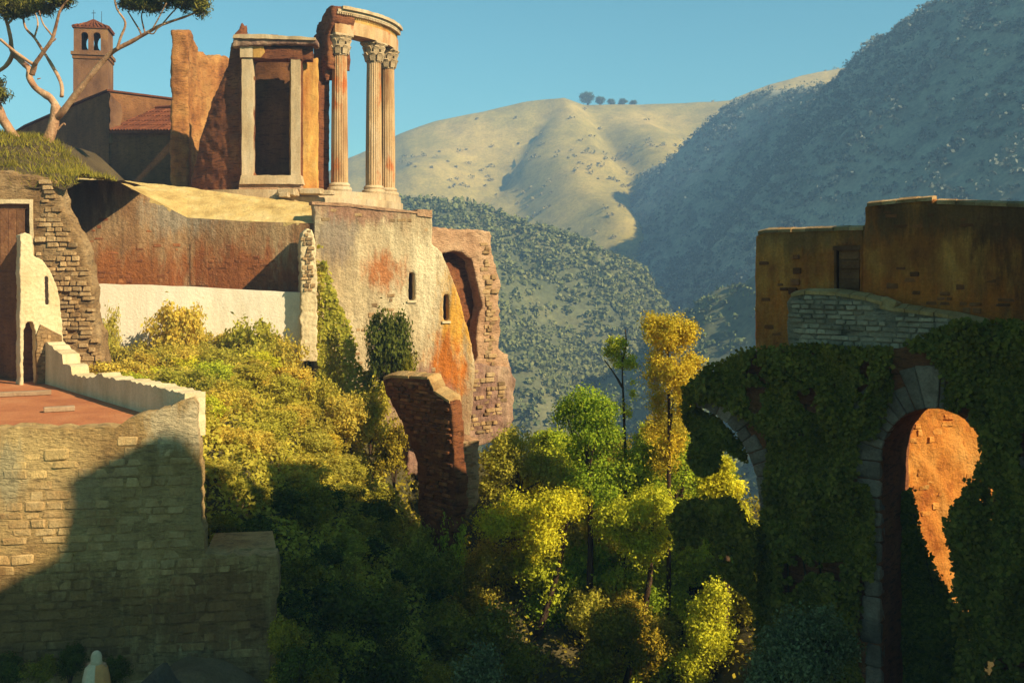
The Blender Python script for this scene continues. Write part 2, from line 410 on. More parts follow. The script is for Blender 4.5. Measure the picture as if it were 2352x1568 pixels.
# ------------------------------------------------------------------ foliage and tubes
def leaf_mesh(name, C, size, mat, seed=1, out=None, aspect=0.5, up=0.0):
    """a diamond shaped folded leaf at each centre"""
    rs = np.random.RandomState(seed)
    C = np.asarray(C, float); n = len(C)
    nrm = rs.normal(size=(n, 3))
    if out is not None: nrm += out * 1.5
    nrm[:, 2] += up
    nrm /= np.linalg.norm(nrm, axis=1)[:, None] + 1e-9
    t = rs.normal(size=(n, 3)); t -= (t * nrm).sum(1)[:, None] * nrm; t /= np.linalg.norm(t, axis=1)[:, None] + 1e-9
    b = np.cross(nrm, t)
    s = (np.asarray(size) * rs.uniform(.6, 1.35, n))[:, None]
    V = np.stack([C - t * s * .5, C + b * s * aspect * .5 + nrm * s * .08, C + t * s * .5, C - b * s * aspect * .5 + nrm * s * .08], 1).reshape(-1, 3)
    me = bpy.data.meshes.new(name)
    me.vertices.add(4 * n); me.vertices.foreach_set("co", V.ravel())
    me.loops.add(4 * n); me.loops.foreach_set("vertex_index", np.arange(4 * n, dtype=np.int32))
    me.polygons.add(n); me.polygons.foreach_set("loop_start", np.arange(0, 4 * n, 4, dtype=np.int32))
    me.update(calc_edges=True)
    me.materials.append(mat)
    return me

def clumps(lobes, nclump, nleaf, rho, seed, shell=0.45):
    """leaf centres in clumps spread through ellipsoid lobes [(centre, radii)]"""
    rs = np.random.RandomState(seed)
    vol = np.array([r[0] * r[1] * r[2] for _, r in lobes]) ** .75
    pick = rs.choice(len(lobes), nclump, p=vol / vol.sum())
    c = np.array([lobes[i][0] for i in pick], float); r = np.array([lobes[i][1] for i in pick], float)
    d = rs.normal(size=(nclump, 3)); d /= np.linalg.norm(d, axis=1)[:, None]
    k = (shell + (1 - shell) * rs.uniform(0, 1, nclump) ** .7) * rs.uniform(.8, 1.12, nclump)
    cc = c + d * r * k[:, None]
    cc = np.repeat(cc, nleaf, 0); dd = np.repeat(d, nleaf, 0)
    q = rs.normal(size=cc.shape) * (rho * .55)
    return cc + q, dd

def tube_geo(paths, sides=8):
    V, Fc = [], []
    for pts, rad in paths:
        pts = [Vector(p) for p in pts]
        # smooth the path
        S, Rr = [], []
        m = len(pts)
        for i in range(m - 1):
            p0, p1, p2, p3 = pts[max(i - 1, 0)], pts[i], pts[i + 1], pts[min(i + 2, m - 1)]
            for j in range(4):
                t = j / 4
                S.append(0.5 * ((2 * p1) + (p2 - p0) * t + (2 * p0 - 5 * p1 + 4 * p2 - p3) * t * t + (3 * p1 - p0 - 3 * p2 + p3) * t ** 3))
                Rr.append(rad[i] + (rad[i + 1] - rad[i]) * t)
        S.append(pts[-1]); Rr.append(rad[-1])
        o = len(V)
        for i, (p, r) in enumerate(zip(S, Rr)):
            t = (S[min(i + 1, len(S) - 1)] - S[max(i - 1, 0)]).normalized()
            a = t.cross(Vector((0.3, 1, 0.2))).normalized(); b = t.cross(a)
            for k in range(sides):
                w = 2 * math.pi * k / sides
                rr = r * (1 + .22 * noise.noise(p * 2.3 + Vector((k, 0, 0))) + .14 * noise.noise(p * 7 + Vector((0, k * 1.7, 0))))
                V.append(p + (a * math.cos(w) + b * math.sin(w)) * rr)
        for i in range(len(S) - 1):
            for k in range(sides):
                k2 = (k + 1) % sides
                Fc.append((o + i * sides + k, o + i * sides + k2, o + (i + 1) * sides + k2, o + (i + 1) * sides + k))
        Fc.append(tuple(o + k for k in range(sides)))
        Fc.append(tuple(o + (len(S) - 1) * sides + k for k in reversed(range(sides))))
    return V, Fc

def tubes(name, paths, mat, parent, sides=8):
    V, Fc = tube_geo(paths, sides)
    return mk(name, V, Fc, mat, parent, smooth=True)

def tube_mesh(name, paths, mat, sides=6):
    V, Fc = tube_geo(paths, sides)
    me = bpy.data.meshes.new(name); me.from_pydata([tuple(v) for v in V], [], Fc); me.materials.append(mat)
    me.polygons.foreach_set("use_smooth", [True] * len(me.polygons))
    return me

BUSH = {}
def bush_variant(kind, k):
    """unit bush, about 1 m in radius, standing on z = 0"""
    key = (kind, k)
    if key not in BUSH:
        rng = random.Random(100 + k)
        lobes = [((rng.uniform(-.5, .5), rng.uniform(-.5, .5), rng.uniform(.45, 1.15)), [rng.uniform(.35, .62)] * 3) for _ in range(7)]
        C, O = clumps(lobes, 170, 34, .16, 200 + k, .35)
        st = []
        for j in range(5):
            a = rng.uniform(0, 6.28); q = rng.uniform(.3, .6)
            st.append(([(0, 0, -.35), (q * .4 * math.cos(a), q * .4 * math.sin(a), .4), (q * math.cos(a), q * math.sin(a), 1.05)], [.045, .03, .012]))
        BUSH[key] = (leaf_mesh("foliage", C, .105, LEAF[kind], 300 + k, O, .55), tube_mesh("stem", st, MAT["darkbark"], 5))
    return BUSH[key]

def bush(loc, s, sz, kind, label, group, rng, name="bush", cat="bush"):
    f, st = bush_variant(kind, rng.randrange(6))
    root = thing(name, loc, label, cat, group)
    rz = rng.uniform(0, 6.28)
    for nm, me in (("foliage", f), ("stem", st)):
        o = bpy.data.objects.new(nm, me)
        register(o, root, loc); o.scale = (s, s, sz); o.rotation_euler = (0, 0, rz)
    return root

def tree(loc, lobes, kind, label, trunk, nclump=300, nleaf=24, rho=.28, size=.2, seed=1, group=None, name="tree", cat="tree", bark="darkbark", shell=.35, aspect=.55):
    """crown lobes in world coordinates; trunk paths in world coordinates"""
    root = thing(name, loc, label, cat, group)
    L = Vector(loc)
    C, O = clumps([((Vector(c) - L)[:], r) for c, r in lobes], int(nclump * 1.15), int(nleaf * 1.7), rho, seed, shell)
    o = bpy.data.objects.new("crown", leaf_mesh("crown", C, size * .72, LEAF[kind], seed + 1, O, aspect))
    register(o, root, L)
    tubes("trunk", trunk, MAT[bark], root)
    return root

# ------------------------------------------------------------------ terrain
def sm(a, b, x):
    t = min(1, max(0, (x - a) / (b - a))); return t * t * (3 - 2 * t)

def ground_z(x, y):
    """the gorge between the two banks"""
    left = min(-4.15, -19.5 + max(0, 2.6 - x) * 1.22) + (min(y, 46) - 43) * .10
    low = -10.6 + max(0, x + 8) * -.55
    k = sm(26.3, 31.5, y)
    zl = left * k + max(low, -16) * (1 - k)
    right = -19.5 + max(0, x - 4.5 - max(0, (38 - y)) * .25) * 1.5
    right = min(right, -13.5 + (max(0, x - 20) * .9))
    z = max(zl if x < 6 else -30, right, -19.5)
    far = sm(56, 106, y)
    z = z * (1 - far) + (-75) * far
    tal = -16.2 + max(0, min(6.6, (y - 40) * .8)) - max(0, y - 50) * .9
    z = max(z, tal * 1.0 + (-30) * (1 - sm(-7, -4, x) * sm(12, 9, x))) if 36 < y < 70 else z
    near = sm(8, -6, y)
    z = z * (1 - near) + (-11) * near
    z += .35 * noise.noise((x * .35, y * .35, 1)) + .15 * noise.noise((x * 1.1, y * 1.1, 4))
    return z

xs = [-900, -500, -250, -150, -90, -60] + [-45 + i * .75 for i in range(int(90 / .75))] + [45, 60, 90, 150, 250, 500, 900]
ys = [-120, -60, -30, -12] + [0 + i * .75 for i in range(int(66 / .75))] + [66 + i * 3 for i in range(14)] + [110, 130, 170, 230, 300, 500, 960]
V = [(x, y, ground_z(max(-45, min(45, x)), max(-12, min(108, y)))) for y in ys for x in xs]
w = len(xs)
Fc = [(j * w + i, j * w + i + 1, (j + 1) * w + i + 1, (j + 1) * w + i) for j in range(len(ys) - 1) for i in range(w - 1)]
hillside = wall_mat("hillside_soil", [(.3, (.05, .05, .018)), (.5, (.085, .075, .028)), (.72, (.14, .11, .045))], .3, fine=.4, bump=.8, bs=4, seed=33)
o = mk("ground", V, Fc, hillside, loc=(0, 40, -19), smooth=True)
tag(o, "steep earthy floor and banks of the gorge", None, kind="structure")

HS = 2.5
def hill(name, crest, down, prof, mat, label, noise_amp, noise_len, nu=130, nv=46, length=120, back=40, backslope=.6, seed=0, gully=0.0, scarp=None):
    """crest = [(px, py, D)]; 'down' is the downhill direction; prof(t) is the drop at the distance t"""
    length *= HS; back *= HS; noise_amp *= HS; noise_len *= HS; gully *= HS
    C = [P(a, b, d * HS) for a, b, d in crest]
    L = [0]
    for a, b in zip(C, C[1:]): L.append(L[-1] + (b - a).length)
    dn = Vector((down[0], down[1], 0)).normalized()
    side = Vector((-dn.y, dn.x, 0))
    Vv = []
    for j in range(nv):
        t = -back + (length + back) * j / (nv - 1)
        for i in range(nu):
            q = L[-1] * i / (nu - 1)
            k = max(x for x in range(len(L) - 1) if L[x] <= q + 1e-9)
            f = (q - L[k]) / (L[k + 1] - L[k])
            f2 = f * f * (3 - 2 * f) * .4 + f * .6
            c = C[k].lerp(C[k + 1], f2)
            p = c + dn * t
            z = c.z - (prof(t / HS) * HS if t > 0 else backslope * -t)
            if scarp and t > -back * .3:
                px0, px1, t1, hh, ww = scarp
                pc = CX + F * c.x / c.y
                dl = (pc - (px0 + (px1 - px0) * t / (t1 * HS) + 14 * noise.noise((t * .02, 3, 1)))) / ww
                z += hh * HS * (sm(-1, 1, dl) - 1) * math.exp(-max(0, -dl - 1) / 7) * (1 - sm(t1 * HS * .75, t1 * HS, t)) * sm(1.0 * HS, 9 * HS, t)
            a = noise_amp * min(1, abs(t) / (length * .12) + .08)
            z += a * (noise.fractal((p.x / noise_len + seed, p.y / noise_len, c.z / noise_len), 1.0, 2.0, 5))
            if gully:
                s = p.dot(side)
                z += gully * min(1, max(0, t) / (length * .2)) * (abs(noise.noise((s / noise_len * 1.2 + seed * 3 + t * .006 / HS, t * .006 / HS, 7))) - .25) * 2
            Vv.append(Vector((p.x, p.y, z)))
    Fq = [(j * nu + i, j * nu + i + 1, (j + 1) * nu + i + 1, (j + 1) * nu + i) for j in range(nv - 1) for i in range(nu - 1)]
    o = mk(name, Vv, Fq, mat, loc=C[len(C) // 2], smooth=True)
    tag(o, label, None, kind="structure")
    return o, Vv, nu, nv

def scrub_on(Vv, nu, nv, n, rad, leafsize, kind, label, seed, dens=None, per=26, zmin=-30, cl=.05, clump=-.12):
    rad *= HS; leafsize *= HS; cl /= HS; zmin *= HS
    rs = np.random.RandomState(seed)
    A = np.array([v[:] for v in Vv]).reshape(nv, nu, 3)
    Cs, Os, k = [], [], 0
    while k < n:
        j, i = rs.randint(int(nv * .2), nv - 1), rs.randint(nu - 1)
        a, b = rs.rand(), rs.rand()
        p = (A[j, i] * (1 - a) + A[j, i + 1] * a) * (1 - b) + (A[j + 1, i] * (1 - a) + A[j + 1, i + 1] * a) * b
        k += 1
        if p[2] < zmin: continue
        if dens is not None and dens(p, j / nv) < rs.rand(): continue
        if noise.noise((p[0] * cl, p[1] * cl, p[2] * cl)) + rs.normal() * .18 < clump: continue
        r = rad * rs.uniform(.35, 1.0) ** 1.5 * 1.6
        d = rs.normal(size=(per, 3)); d /= np.linalg.norm(d, axis=1)[:, None]; d[:, 2] = np.abs(d[:, 2])
        Cs.append(p + d * r * np.array([1, 1, .9]) * rs.uniform(.5, 1.05, (per, 1))); Os.append(d)
    C, O = np.concatenate(Cs), np.concatenate(Os)
    org = C.mean(0)
    o = bpy.data.objects.new("scrub", leaf_mesh("scrub", C - org, leafsize, LEAF[kind], seed, O, .75))
    register(o, None, org)
    tag(o, label, "scrub", kind="stuff")

sunny = wall_mat("sunny_hill", [(.3, (.22, .19, .04)), (.5, (.34, .28, .065)), (.7, (.47, .36, .10))], .02, fine=.5, bump=.9, bs=.25, seed=34, fscale=.6, mott=.3)
greenhill = wall_mat("green_hill", [(.3, (.08, .10, .045)), (.5, (.125, .14, .065)), (.72, (.19, .185, .085))], .025, fine=.55, bump=.9, bs=.3, seed=35, fscale=.7, mott=.35)
shadehill = wall_mat("wooded_hill", [(.3, (.19, .21, .16)), (.5, (.27, .29, .22)), (.72, (.38, .37, .28))], .025, fine=.5, bump=.9, bs=.3, seed=36, fscale=.7, mott=.35)

# far sunlit ridge
o, A, nu, nv = hill("hill", [(420, 560, 300), (640, 470, 300), (800, 352, 300), (920, 300, 300), (1000, 274, 300), (1110, 252, 300), (1200, 230, 300), (1288, 220, 298), (1335, 236, 302), (1450, 238, 305), (1670, 226, 300), (1760, 184, 300), (1830, 164, 300), (1948, 146, 300), (2060, 142, 300), (2500, 150, 300)],
     (.22, -1), lambda t: t * .46 + .0004 * t * t, sunny, "pale sunlit grassy ridge on the far side of the valley", 5, 34, length=150, back=40, seed=2, gully=6, scarp=(1300, 1040, 50, 4.6, 10))
scrub_on(A, nu, nv, 9000, .8, .6, "ridge", "grey green scrub dotted over the far sunlit ridge", 11, lambda p, t: .1 + 1.1 * max(0, t - .25), per=14, clump=.08)
# wooded slope in shade
o, A, nu, nv = hill("hill", [(1180, 620, 275), (1330, 492, 262), (1480, 395, 250), (1640, 300, 232), (1672, 238, 226), (1760, 204, 214), (1850, 196, 202), (1930, 190, 191), (1985, 120, 182), (2010, 92, 178), (2090, 32, 166), (2170, -22, 155), (2352, -90, 138), (2600, -120, 122), (3000, -100, 104), (3500, -60, 88)],
     (-1, .04), lambda t: t * 1.15, shadehill, "steep wooded mountain slope in blue shade", 2.2, 22, nu=150, nv=50, length=80, back=30, backslope=.5, seed=5, gully=1.5)
scrub_on(A, nu, nv, 13000, 1.0, .5, "wood", "dense low woodland on the shaded mountain slope", 12, per=20, clump=-.6)
# nearer green spur below the ridge
o, A, nu, nv = hill("hill", [(300, 500, 150), (700, 455, 150), (920, 452, 150), (1060, 462, 150), (1180, 498, 148), (1330, 542, 146), (1400, 575, 145), (1462, 604, 144), (1500, 690, 143), (1560, 775, 142), (1640, 900, 140), (1760, 1060, 138)],
     (.35, -1), lambda t: t * .62, greenhill, "green bushy spur dropping into the valley", 3.0, 18, nu=130, nv=44, length=75, back=30, backslope=.8, seed=9, gully=4)
scrub_on(A, nu, nv, 15000, .85, .55, "spur", "rounded bushes covering the green spur", 13, lambda p, t: .7 + .9 * t, per=16, clump=-.3)
# slope beyond the right-hand houses
o, A, nu, nv = hill("hill", [(1380, 860, 112), (1500, 770, 111), (1575, 708, 110), (1640, 655, 108), (1700, 640, 106), (1760, 600, 104), (1900, 560, 102), (2200, 540, 100), (2600, 560, 95)],
     (-.35, -1), lambda t: t * .8, greenhill, "pale green slope behind the houses on the bridge", 2, 14, nu=90, nv=34, length=50, back=30, backslope=.6, seed=14, gully=2)
scrub_on(A, nu, nv, 3500, .55, .38, "spur", "low bushes on the slope behind the bridge houses", 14, per=24)
# a few trees on the skyline of the far ridge
rng = random.Random(5)
for k, (px, py, s) in enumerate([(1350, 232, 3.2), (1378, 234, 2.4), (1405, 236, 1.6), (1432, 236, 2.0), (1455, 236, 1.5)]):
    q = P(px, py + 4, (301 + k) * HS); s *= HS
    bush(q - Vector((0, 0, 1.0)), s * .9, s * .75, "dark", "tiny dark tree on the skyline of the far ridge", "trees on the skyline of the far ridge", rng, name="skyline_tree", cat="tree")
# ------------------------------------------------------------------ round temple ruin
TC = Vector((-12.3, 57.0, 0)); ZF = 3.5
def pol(r, a, z): return Vector((TC.x + r * math.cos(R(a)), TC.y + r * math.sin(R(a)), z))

def arc(name, r0, r1, a0, a1, zb, ztop, mat, parent, step=2.5, jag=0.0, seed=1):
    rng = random.Random(seed)
    n = max(2, int(abs(a1 - a0) / step))
    V, Fc = [], []
    for i in range(n + 1):
        a = a0 + (a1 - a0) * i / n
        zt = (ztop(i / n) if callable(ztop) else ztop) + rng.uniform(-jag, jag)
        z0 = zb(i / n) if callable(zb) else zb
        V += [pol(r0, a, z0), pol(r1, a, z0), pol(r1, a, zt), pol(r0, a, zt)]
    for i in range(n):
        o = 4 * i
        for k in range(4): Fc.append((o + k, o + (k + 1) % 4, o + 4 + (k + 1) % 4, o + 4 + k))
    Fc += [(0, 1, 2, 3), (4 * n + 3, 4 * n + 2, 4 * n + 1, 4 * n)]
    return mk(name, V, Fc, mat, parent)

temple = thing("temple_ruin", (TC.x, TC.y, ZF), "ruined round temple with fluted columns standing on the cliff top", "temple")
pod = arc("podium", 0.3, 6.32, -180, 180, 1.2, ZF - .35, MAT["travertine"], temple, 4)
arc("step", 0.3, 6.2, -180, 180, ZF - .35, ZF - .004, MAT["travertine"], pod, 4)
# standing part of the round wall, seen from within
cw = arc("cella_wall", 5.1, 6.0, 197, 80, ZF, lambda t: 12.25 - .75 * sm(.0, .5, t) + .25 * math.sin(t * 17) - 2.2 * sm(.62, 1, t), MAT["cella"], temple, 2.0, .12, 4)
rough(cw, .11, .22, .5, .2, 1.7)
# brick flank left of the door, broken along a slope
fl = arc("brick_flank", 5.0, 5.75, -133, -100, ZF - .6, lambda t: ZF + .5 + 7.2 * max(0, t - .02) ** .8 + (.6 if t > .8 else 0), MAT["brick"], temple, 1.5, .15, 6)
rough(fl, .1, .2, .45)
# door frame
dp = PL(622, 51.15, 4)
frame = slab("door_surround", dp, [[(548, 448), (548, 100), (600, 92), (716, 96), (716, 137), (692, 137), (692, 448)], [(581, 402), (581, 138), (670, 138), (670, 402)]], .75, MAT["brick"], temple, front=-.12)
rough(frame, .1, .08, .4)
for x0, x1 in ((556, 581), (669, 690)):
    slab("jamb", dp, [[(x0, 405), (x0, 136), (x1, 136), (x1, 405)]], .5, MAT["travertine"], frame, jag=.015, step=.5, front=.12, seed=x0)
slab("lintel", dp, [[(552, 136), (552, 109), (694, 112), (694, 137)]], .5, MAT["brick"], frame, jag=.03, front=.14)
slab("block", dp, [[(553, 134), (553, 106), (582, 106), (582, 134)]], .3, MAT["travertine"], frame, jag=.02, front=.2)
slab("block", dp, [[(583, 134), (583, 108), (606, 108), (610, 122), (600, 134)]], .3, MAT["ochre"], frame, jag=.02, front=.19)
slab("sill", dp, [[(552, 424), (556, 404), (692, 403), (697, 424)]], .6, MAT["travertine"], frame, jag=.02, front=.3)
slab("apron", dp, [[(550, 447), (550, 424), (694, 424), (694, 440)]], .5, MAT["pinkrubble"], frame, jag=.03, front=.16)
co = slab("cornice", dp, [[(536, 112), (540, 88), (560, 82), (640, 84), (728, 92), (730, 106), (600, 108)]], .9, MAT["violet"], frame, jag=.05, front=.35)
rough(co, .07, .12, .3)
slab("moulding", dp, [[(538, 92), (541, 84), (600, 83), (727, 91), (727, 97)]], .6, MAT["travertine"], frame, jag=.02, front=.45)
# wall between the door and the columns
rw = arc("cella_wall", 4.6, 5.2, -76, -60, ZF - .2, lambda t: 9.75 + .5 * t, MAT["ochre"], temple, 2, .04, 8)
rough(rw, .09, .1, .5)
pr = arc("pier", 4.5, 5.1, -60.5, -53, ZF - .1, 11.5, MAT["brick"], temple, 1.5, .04, 9)
rough(pr, .08, .12, .4)
iw = arc("shade_wall", 3.1, 3.6, -186, -48, ZF - .2, lambda t: 6.7 - .5 * math.sin(min(1, t / .4) * math.pi) + 4.2 * sm(.38, .55, t) - .5 * t, MAT["church"], temple, 2, .1, 10)  # added wall that darkens the doorway and shades the lower left wall
rough(iw, .1, .15, .5)
arc("blocking_wall", 3.5, 4.7, -59, -54, ZF - .1, 10.6, MAT["brick"], temple, 2, .05, 11)  # closing walls added to keep the sun out of the door recess
arc("blocking_wall", 3.5, 5.1, -112, -105, ZF - .1, 8.5, MAT["brick"], temple, 2, .05, 12)
# columns with base, fluted shaft and leafy capital
def column(a, parent, seed):
    c = pol(5.6, a, 0); h0, h1 = ZF, 11.4
    n, V, Fc = 80, [], []
    zs = [h0 + .42 + (h1 - 1.0 - h0 - .42) * k / 14 for k in range(15)]
    for k, z in enumerate(zs):
        r0 = .43 - .06 * (k / 14) ** 1.5
        for i in range(n):
            w = 2 * math.pi * i / n
            fl = .035 * abs(math.sin(w * 10)) ** .7
            chip = .05 * max(0, noise.noise((math.cos(w) * 2 + seed, math.sin(w) * 2, z * .9)) - .25)
            r = r0 - .035 + fl - chip
            V.append(c + Vector((r * math.cos(w), r * math.sin(w), z)))
    for k in range(14):
        for i in range(n):
            j = (i + 1) % n
            Fc.append((k * n + i, k * n + j, (k + 1) * n + j, (k + 1) * n + i))
    col_o = mk("column", V, Fc, MAT["column"], parent)
    def lathe(name, prof, mat, m=28):
        Vv, Ff = [], []
        for r, z in prof:
            for i in range(m):
                w = 2 * math.pi * i / m
                Vv.append(c + Vector((r * math.cos(w), r * math.sin(w), z)))
        for k in range(len(prof) - 1):
            for i in range(m):
                j = (i + 1) % m
                Ff.append((k * m + i, k * m + j, (k + 1) * m + j, (k + 1) * m + i))
        Ff += [tuple(range(m)), tuple((len(prof) - 1) * m + i for i in range(m))]
        return mk(name, Vv, Ff, mat, col_o)
    lathe("column_base", [(.60, h0), (.63, h0 + .1), (.60, h0 + .2), (.50, h0 + .25), (.54, h0 + .32), (.50, h0 + .4), (.44, h0 + .45)], MAT["travertine"])
    lathe("capital", [(.40, h1 - 1.05), (.36, h1 - .95), (.38, h1 - .6), (.46, h1 - .25), (.52, h1 - .15)], MAT["travertine"])
    V, Fc = [], []
    for row, (zb, hh, rr, nn) in enumerate([(h1 - .98, .42, .40, 8), (h1 - .68, .44, .42, 8), (h1 - .38, .3, .47, 12)]):
        for i in range(nn):
            w = 2 * math.pi * (i + .5 * row) / nn
            e, t = Vector((math.cos(w), math.sin(w), 0)), Vector((-math.sin(w), math.cos(w), 0))
            o = len(V)
            for q, (dz, dr, ww) in enumerate([(0, 0, .13), (.6, .06, .15), (1, .16, .10), (.86, .2, .05)]):
                for sgn in (-1, 1): V.append(c + e * (rr + dr) + t * sgn * ww + Vector((0, 0, zb + hh * dz)))
            for q in range(3): Fc.append((o + 2 * q, o + 2 * q + 1, o + 2 * q + 3, o + 2 * q + 2))
    lo = mk("acanthus_leaves", V, Fc, MAT["travertine"], col_o)
    m = lo.modifiers.new("thick", 'SOLIDIFY'); m.thickness = .05
    ab = box("abacus", c + Vector((0, 0, h1 - .07)), (1.06, 1.06, .14), MAT["travertine"], col_o, rz=R(a), bev=.03)
for k, a in enumerate((-50, -25, -6)): column(a, temple, k * 5.0)
# curved entablature
en = arc("architrave", 5.1, 6.08, -55, 2, 11.4, 12.05, MAT["column"], temple, 2.5)
arc("frieze", 5.15, 6.03, -55, 1.5, 12.05, 12.42, MAT["ochre"], en, 2.5)
arc("cornice", 5.0, 6.22, -54, 1, 12.42, 12.56, MAT["travertine"], en, 2)
arc("cornice", 5.0, 6.34, -52, .5, 12.56, 12.72, MAT["travertine"], en, 2, .015)
rng = random.Random(8)
for i in range(46):
    a = -54 + i * 1.2
    q = pol(6.12, a, 12.36)
    piece("dentil", en, q, (.2, .09, .11), R(a), MAT["travertine"], rng)
bp = Plane(*(pol(5.6, -57.5, 0).to_2d()), -50)
be = slab_uv("broken_wall", bp, [[(-1.05, 9.9), (-1.2, 11.2), (-1.0, 12.0), (-.5, 12.3), (.1, 12.68), (.6, 12.7), (.62, 12.0), (.2, 11.35), (.2, 9.6), (-.15, 9.7), (-.2, 9.0), (-.5, 9.5)]], 1.3, MAT["brick"], temple, jag=.08, step=.25)
rough(be, .09, .2, .4)
rng = random.Random(3)
for (px, py, D, s) in [(662, 442, 50.6, (.95, .5, .36)), (655, 448, 50.4, (.5, .4, .25)), (716, 440, 50.9, (1.2, .45, .3)), (747, 443, 51.0, (.9, .5, .26))]:
    piece("fallen_block", temple, P(px, py, D), s, rng.uniform(-.2, .2), MAT["travertine"], rng)
stones(temple, PL(500, 52.6, -22), [(462, 428), (512, 262), (538, 170), (546, 170), (548, 440)], .15, .42, [MAT["brickpiece"]], 90, proud=.1, depth=.25, name="brick", seed=5)

# ------------------------------------------------------------------ church with bell tower
church = thing("church", P(230, 420, 72), "dark brown gabled church with red roof beside the temple ruin", "church")
chp = PL(250, 68, -42)
gz = lambda px, py: chp.uv(px, py)
gb = slab("gable_wall", chp, [[(20, 470), (20, 315), (60, 290), (195, 232), (250, 210), (250, 470)]], 5.0, MAT["church"], church)
slab("verge", chp, [[(20, 314), (60, 288), (195, 229), (252, 206), (252, 210), (195, 233), (60, 292), (20, 318)]], 5.0, MAT["tile"], church, front=.18)
lw = PL(252, 67.9, 25)
slab("side_wall", lw, [[(252, 330), (252, 212), (262, 226), (278, 240), (282, 262), (270, 330)]], 2.0, MAT["tower"], church, jag=.05)
np_ = PL(330, 66.5, -30)
nave = slab("nave_wall", np_, [[(250, 470), (250, 300), (412, 300), (412, 470)]], 4, MAT["church"], church)
# nave roof of clay tiles
r0 = [np_.uv(258, 302), np_.uv(412, 302)]; r1 = np_.uv(265, 240)
ra, rb = np_.pt(r0[0][0], r0[0][1], -.3), np_.pt(r0[1][0], r0[1][1], -.3)
rise = 1.75
rc, rd = np_.pt(r0[1][0], r0[1][1] + rise + .1, 3.2), np_.pt(r0[0][0], r0[0][1] + rise + .1, 3.2)
roof = mk("roof", [ra, rb, rc, rd, ra - Vector((0, 0, .15)), rb - Vector((0, 0, .15)), rc - Vector((0, 0, .15)), rd - Vector((0, 0, .15))],
          [(0, 1, 2, 3), (7, 6, 5, 4), (0, 4, 5, 1), (1, 5, 6, 2), (2, 6, 7, 3), (3, 7, 4, 0)], MAT["tile"], church)
nt_ = 22
for i in range(nt_):
    a = ra.lerp(rb, (i + .5) / nt_); b = rd.lerp(rc, (i + .5) / nt_)
    for j in range(5):
        p, q = a.lerp(b, j / 5), a.lerp(b, (j + 1.12) / 5)
        wd = (rb - ra).length / nt_ * .34
        e = (rb - ra).normalized(); up = e.cross(q - p).normalized()
        V = []
        for pp, sc in ((p, 1.12), (q, .9)):
            for k in range(5):
                t = math.pi * k / 4
                V.append(pp + e * (-math.cos(t) * wd * sc) + up * (math.sin(t) * wd * sc * .9 + .01 + (.03 if sc > 1 else 0)))
        mk("roof_tile", V, [(k, k + 1, k + 6, k + 5) for k in range(4)] + [(4, 3, 2, 1, 0)], MAT["tile"], roof)
tubes("ridge", [([rd + Vector((0, 0, .06)), rd.lerp(rc, .5) + Vector((0, 0, .1)), rc + Vector((0, 0, .06))], [.14, .15, .14])], MAT["tile"], roof)
# bell tower
tp = PL(214, 72, 12)
u0, zt = tp.uv(168, 60); u1, zb = tp.uv(248, 330)
zc = tp.uv(214, 124)[1]; zop = tp.uv(214, 116)[1]; zarch = tp.uv(214, 76)[1]
wd = u1 - u0
bt = thing("bell_tower", tp.pt((u0 + u1) / 2, zb, wd / 2), "square bell tower with two arched openings and low tiled roof", "tower")
slab_uv("tower_shaft", tp, [[(u0, zb), (u0, zc), (u1, zc), (u1, zb)]], wd, MAT["tower"], bt)
def opening(a, b, s=1.0):
    return arch_uv(u0 + wd * a, u0 + wd * b, zarch - .2, zop, 10)
fw = slab_uv("belfry_wall", tp, [[(u0 + .03, zc + .12), (u0 + .03, zt), (u1 - .03, zt), (u1 - .03, zc + .12)], opening(.22, .43), opening(.57, .79)], .32, MAT["tower"], bt)
tb = tp.back(wd - .32)
rnd = lambda c: [(u0 + wd * c + .3 * math.cos(2 * math.pi * i / 14), zop + .85 + .5 * math.sin(2 * math.pi * i / 14)) for i in range(14)]
slab_uv("belfry_wall", tb, [[(u0 + .03, zc + .12), (u0 + .03, zt), (u1 - .03, zt), (u1 - .03, zc + .12)], rnd(.33), rnd(.67)], .32, MAT["tower"], bt)
for a, b in ((u0 + .03, u0 + .35), (u1 - .35, u1 - .03)):
    slab_uv("belfry_wall", tp, [[(a, zc + .12), (a, zt), (b, zt), (b, zc + .12)]], wd - .322, MAT["tower"], bt, front=-.322)
slab_uv("string_course", tp, [[(u0 - .14, zc - .1), (u0 - .14, zc + .12), (u1 + .14, zc + .12), (u1 + .14, zc - .1)]], wd + .14, MAT["tower"], bt, front=.14)
slab_uv("string_course", tp, [[(u0 - .06, zc - .35), (u0 - .06, zc - .1), (u1 + .06, zc - .1), (u1 + .06, zc - .35)]], wd + .06, MAT["church"], bt, front=.06)
e = .07
apex = tp.pt((u0 + u1) / 2, zt + .72, wd / 2)
cs = [tp.pt(u0 - e, zt, -e), tp.pt(u1 + e, zt, -e), tp.pt(u1 + e, zt, wd + e), tp.pt(u0 - e, zt, wd + e)]
cs2 = [c - Vector((0, 0, .1)) for c in cs]
rf = mk("roof", cs + cs2 + [apex], [(0, 1, 8), (1, 2, 8), (2, 3, 8), (3, 0, 8), (0, 4, 5, 1), (1, 5, 6, 2), (2, 6, 7, 3), (3, 7, 4, 0), (7, 6, 5, 4)], MAT["tile"], bt)
for i in range(4):
    a, b = cs[i], cs[(i + 1) % 4]
    for j in range(9):
        p = a.lerp(b, (j + .5) / 9); q = p.lerp(apex, min(.96, 1 - abs(j - 4) / 5.0) if j != 4 else .96)
        tubes("roof_tile", [([p + Vector((0, 0, .02)), q + Vector((0, 0, .03))], [.085, .06])], MAT["tile"], rf, 6)
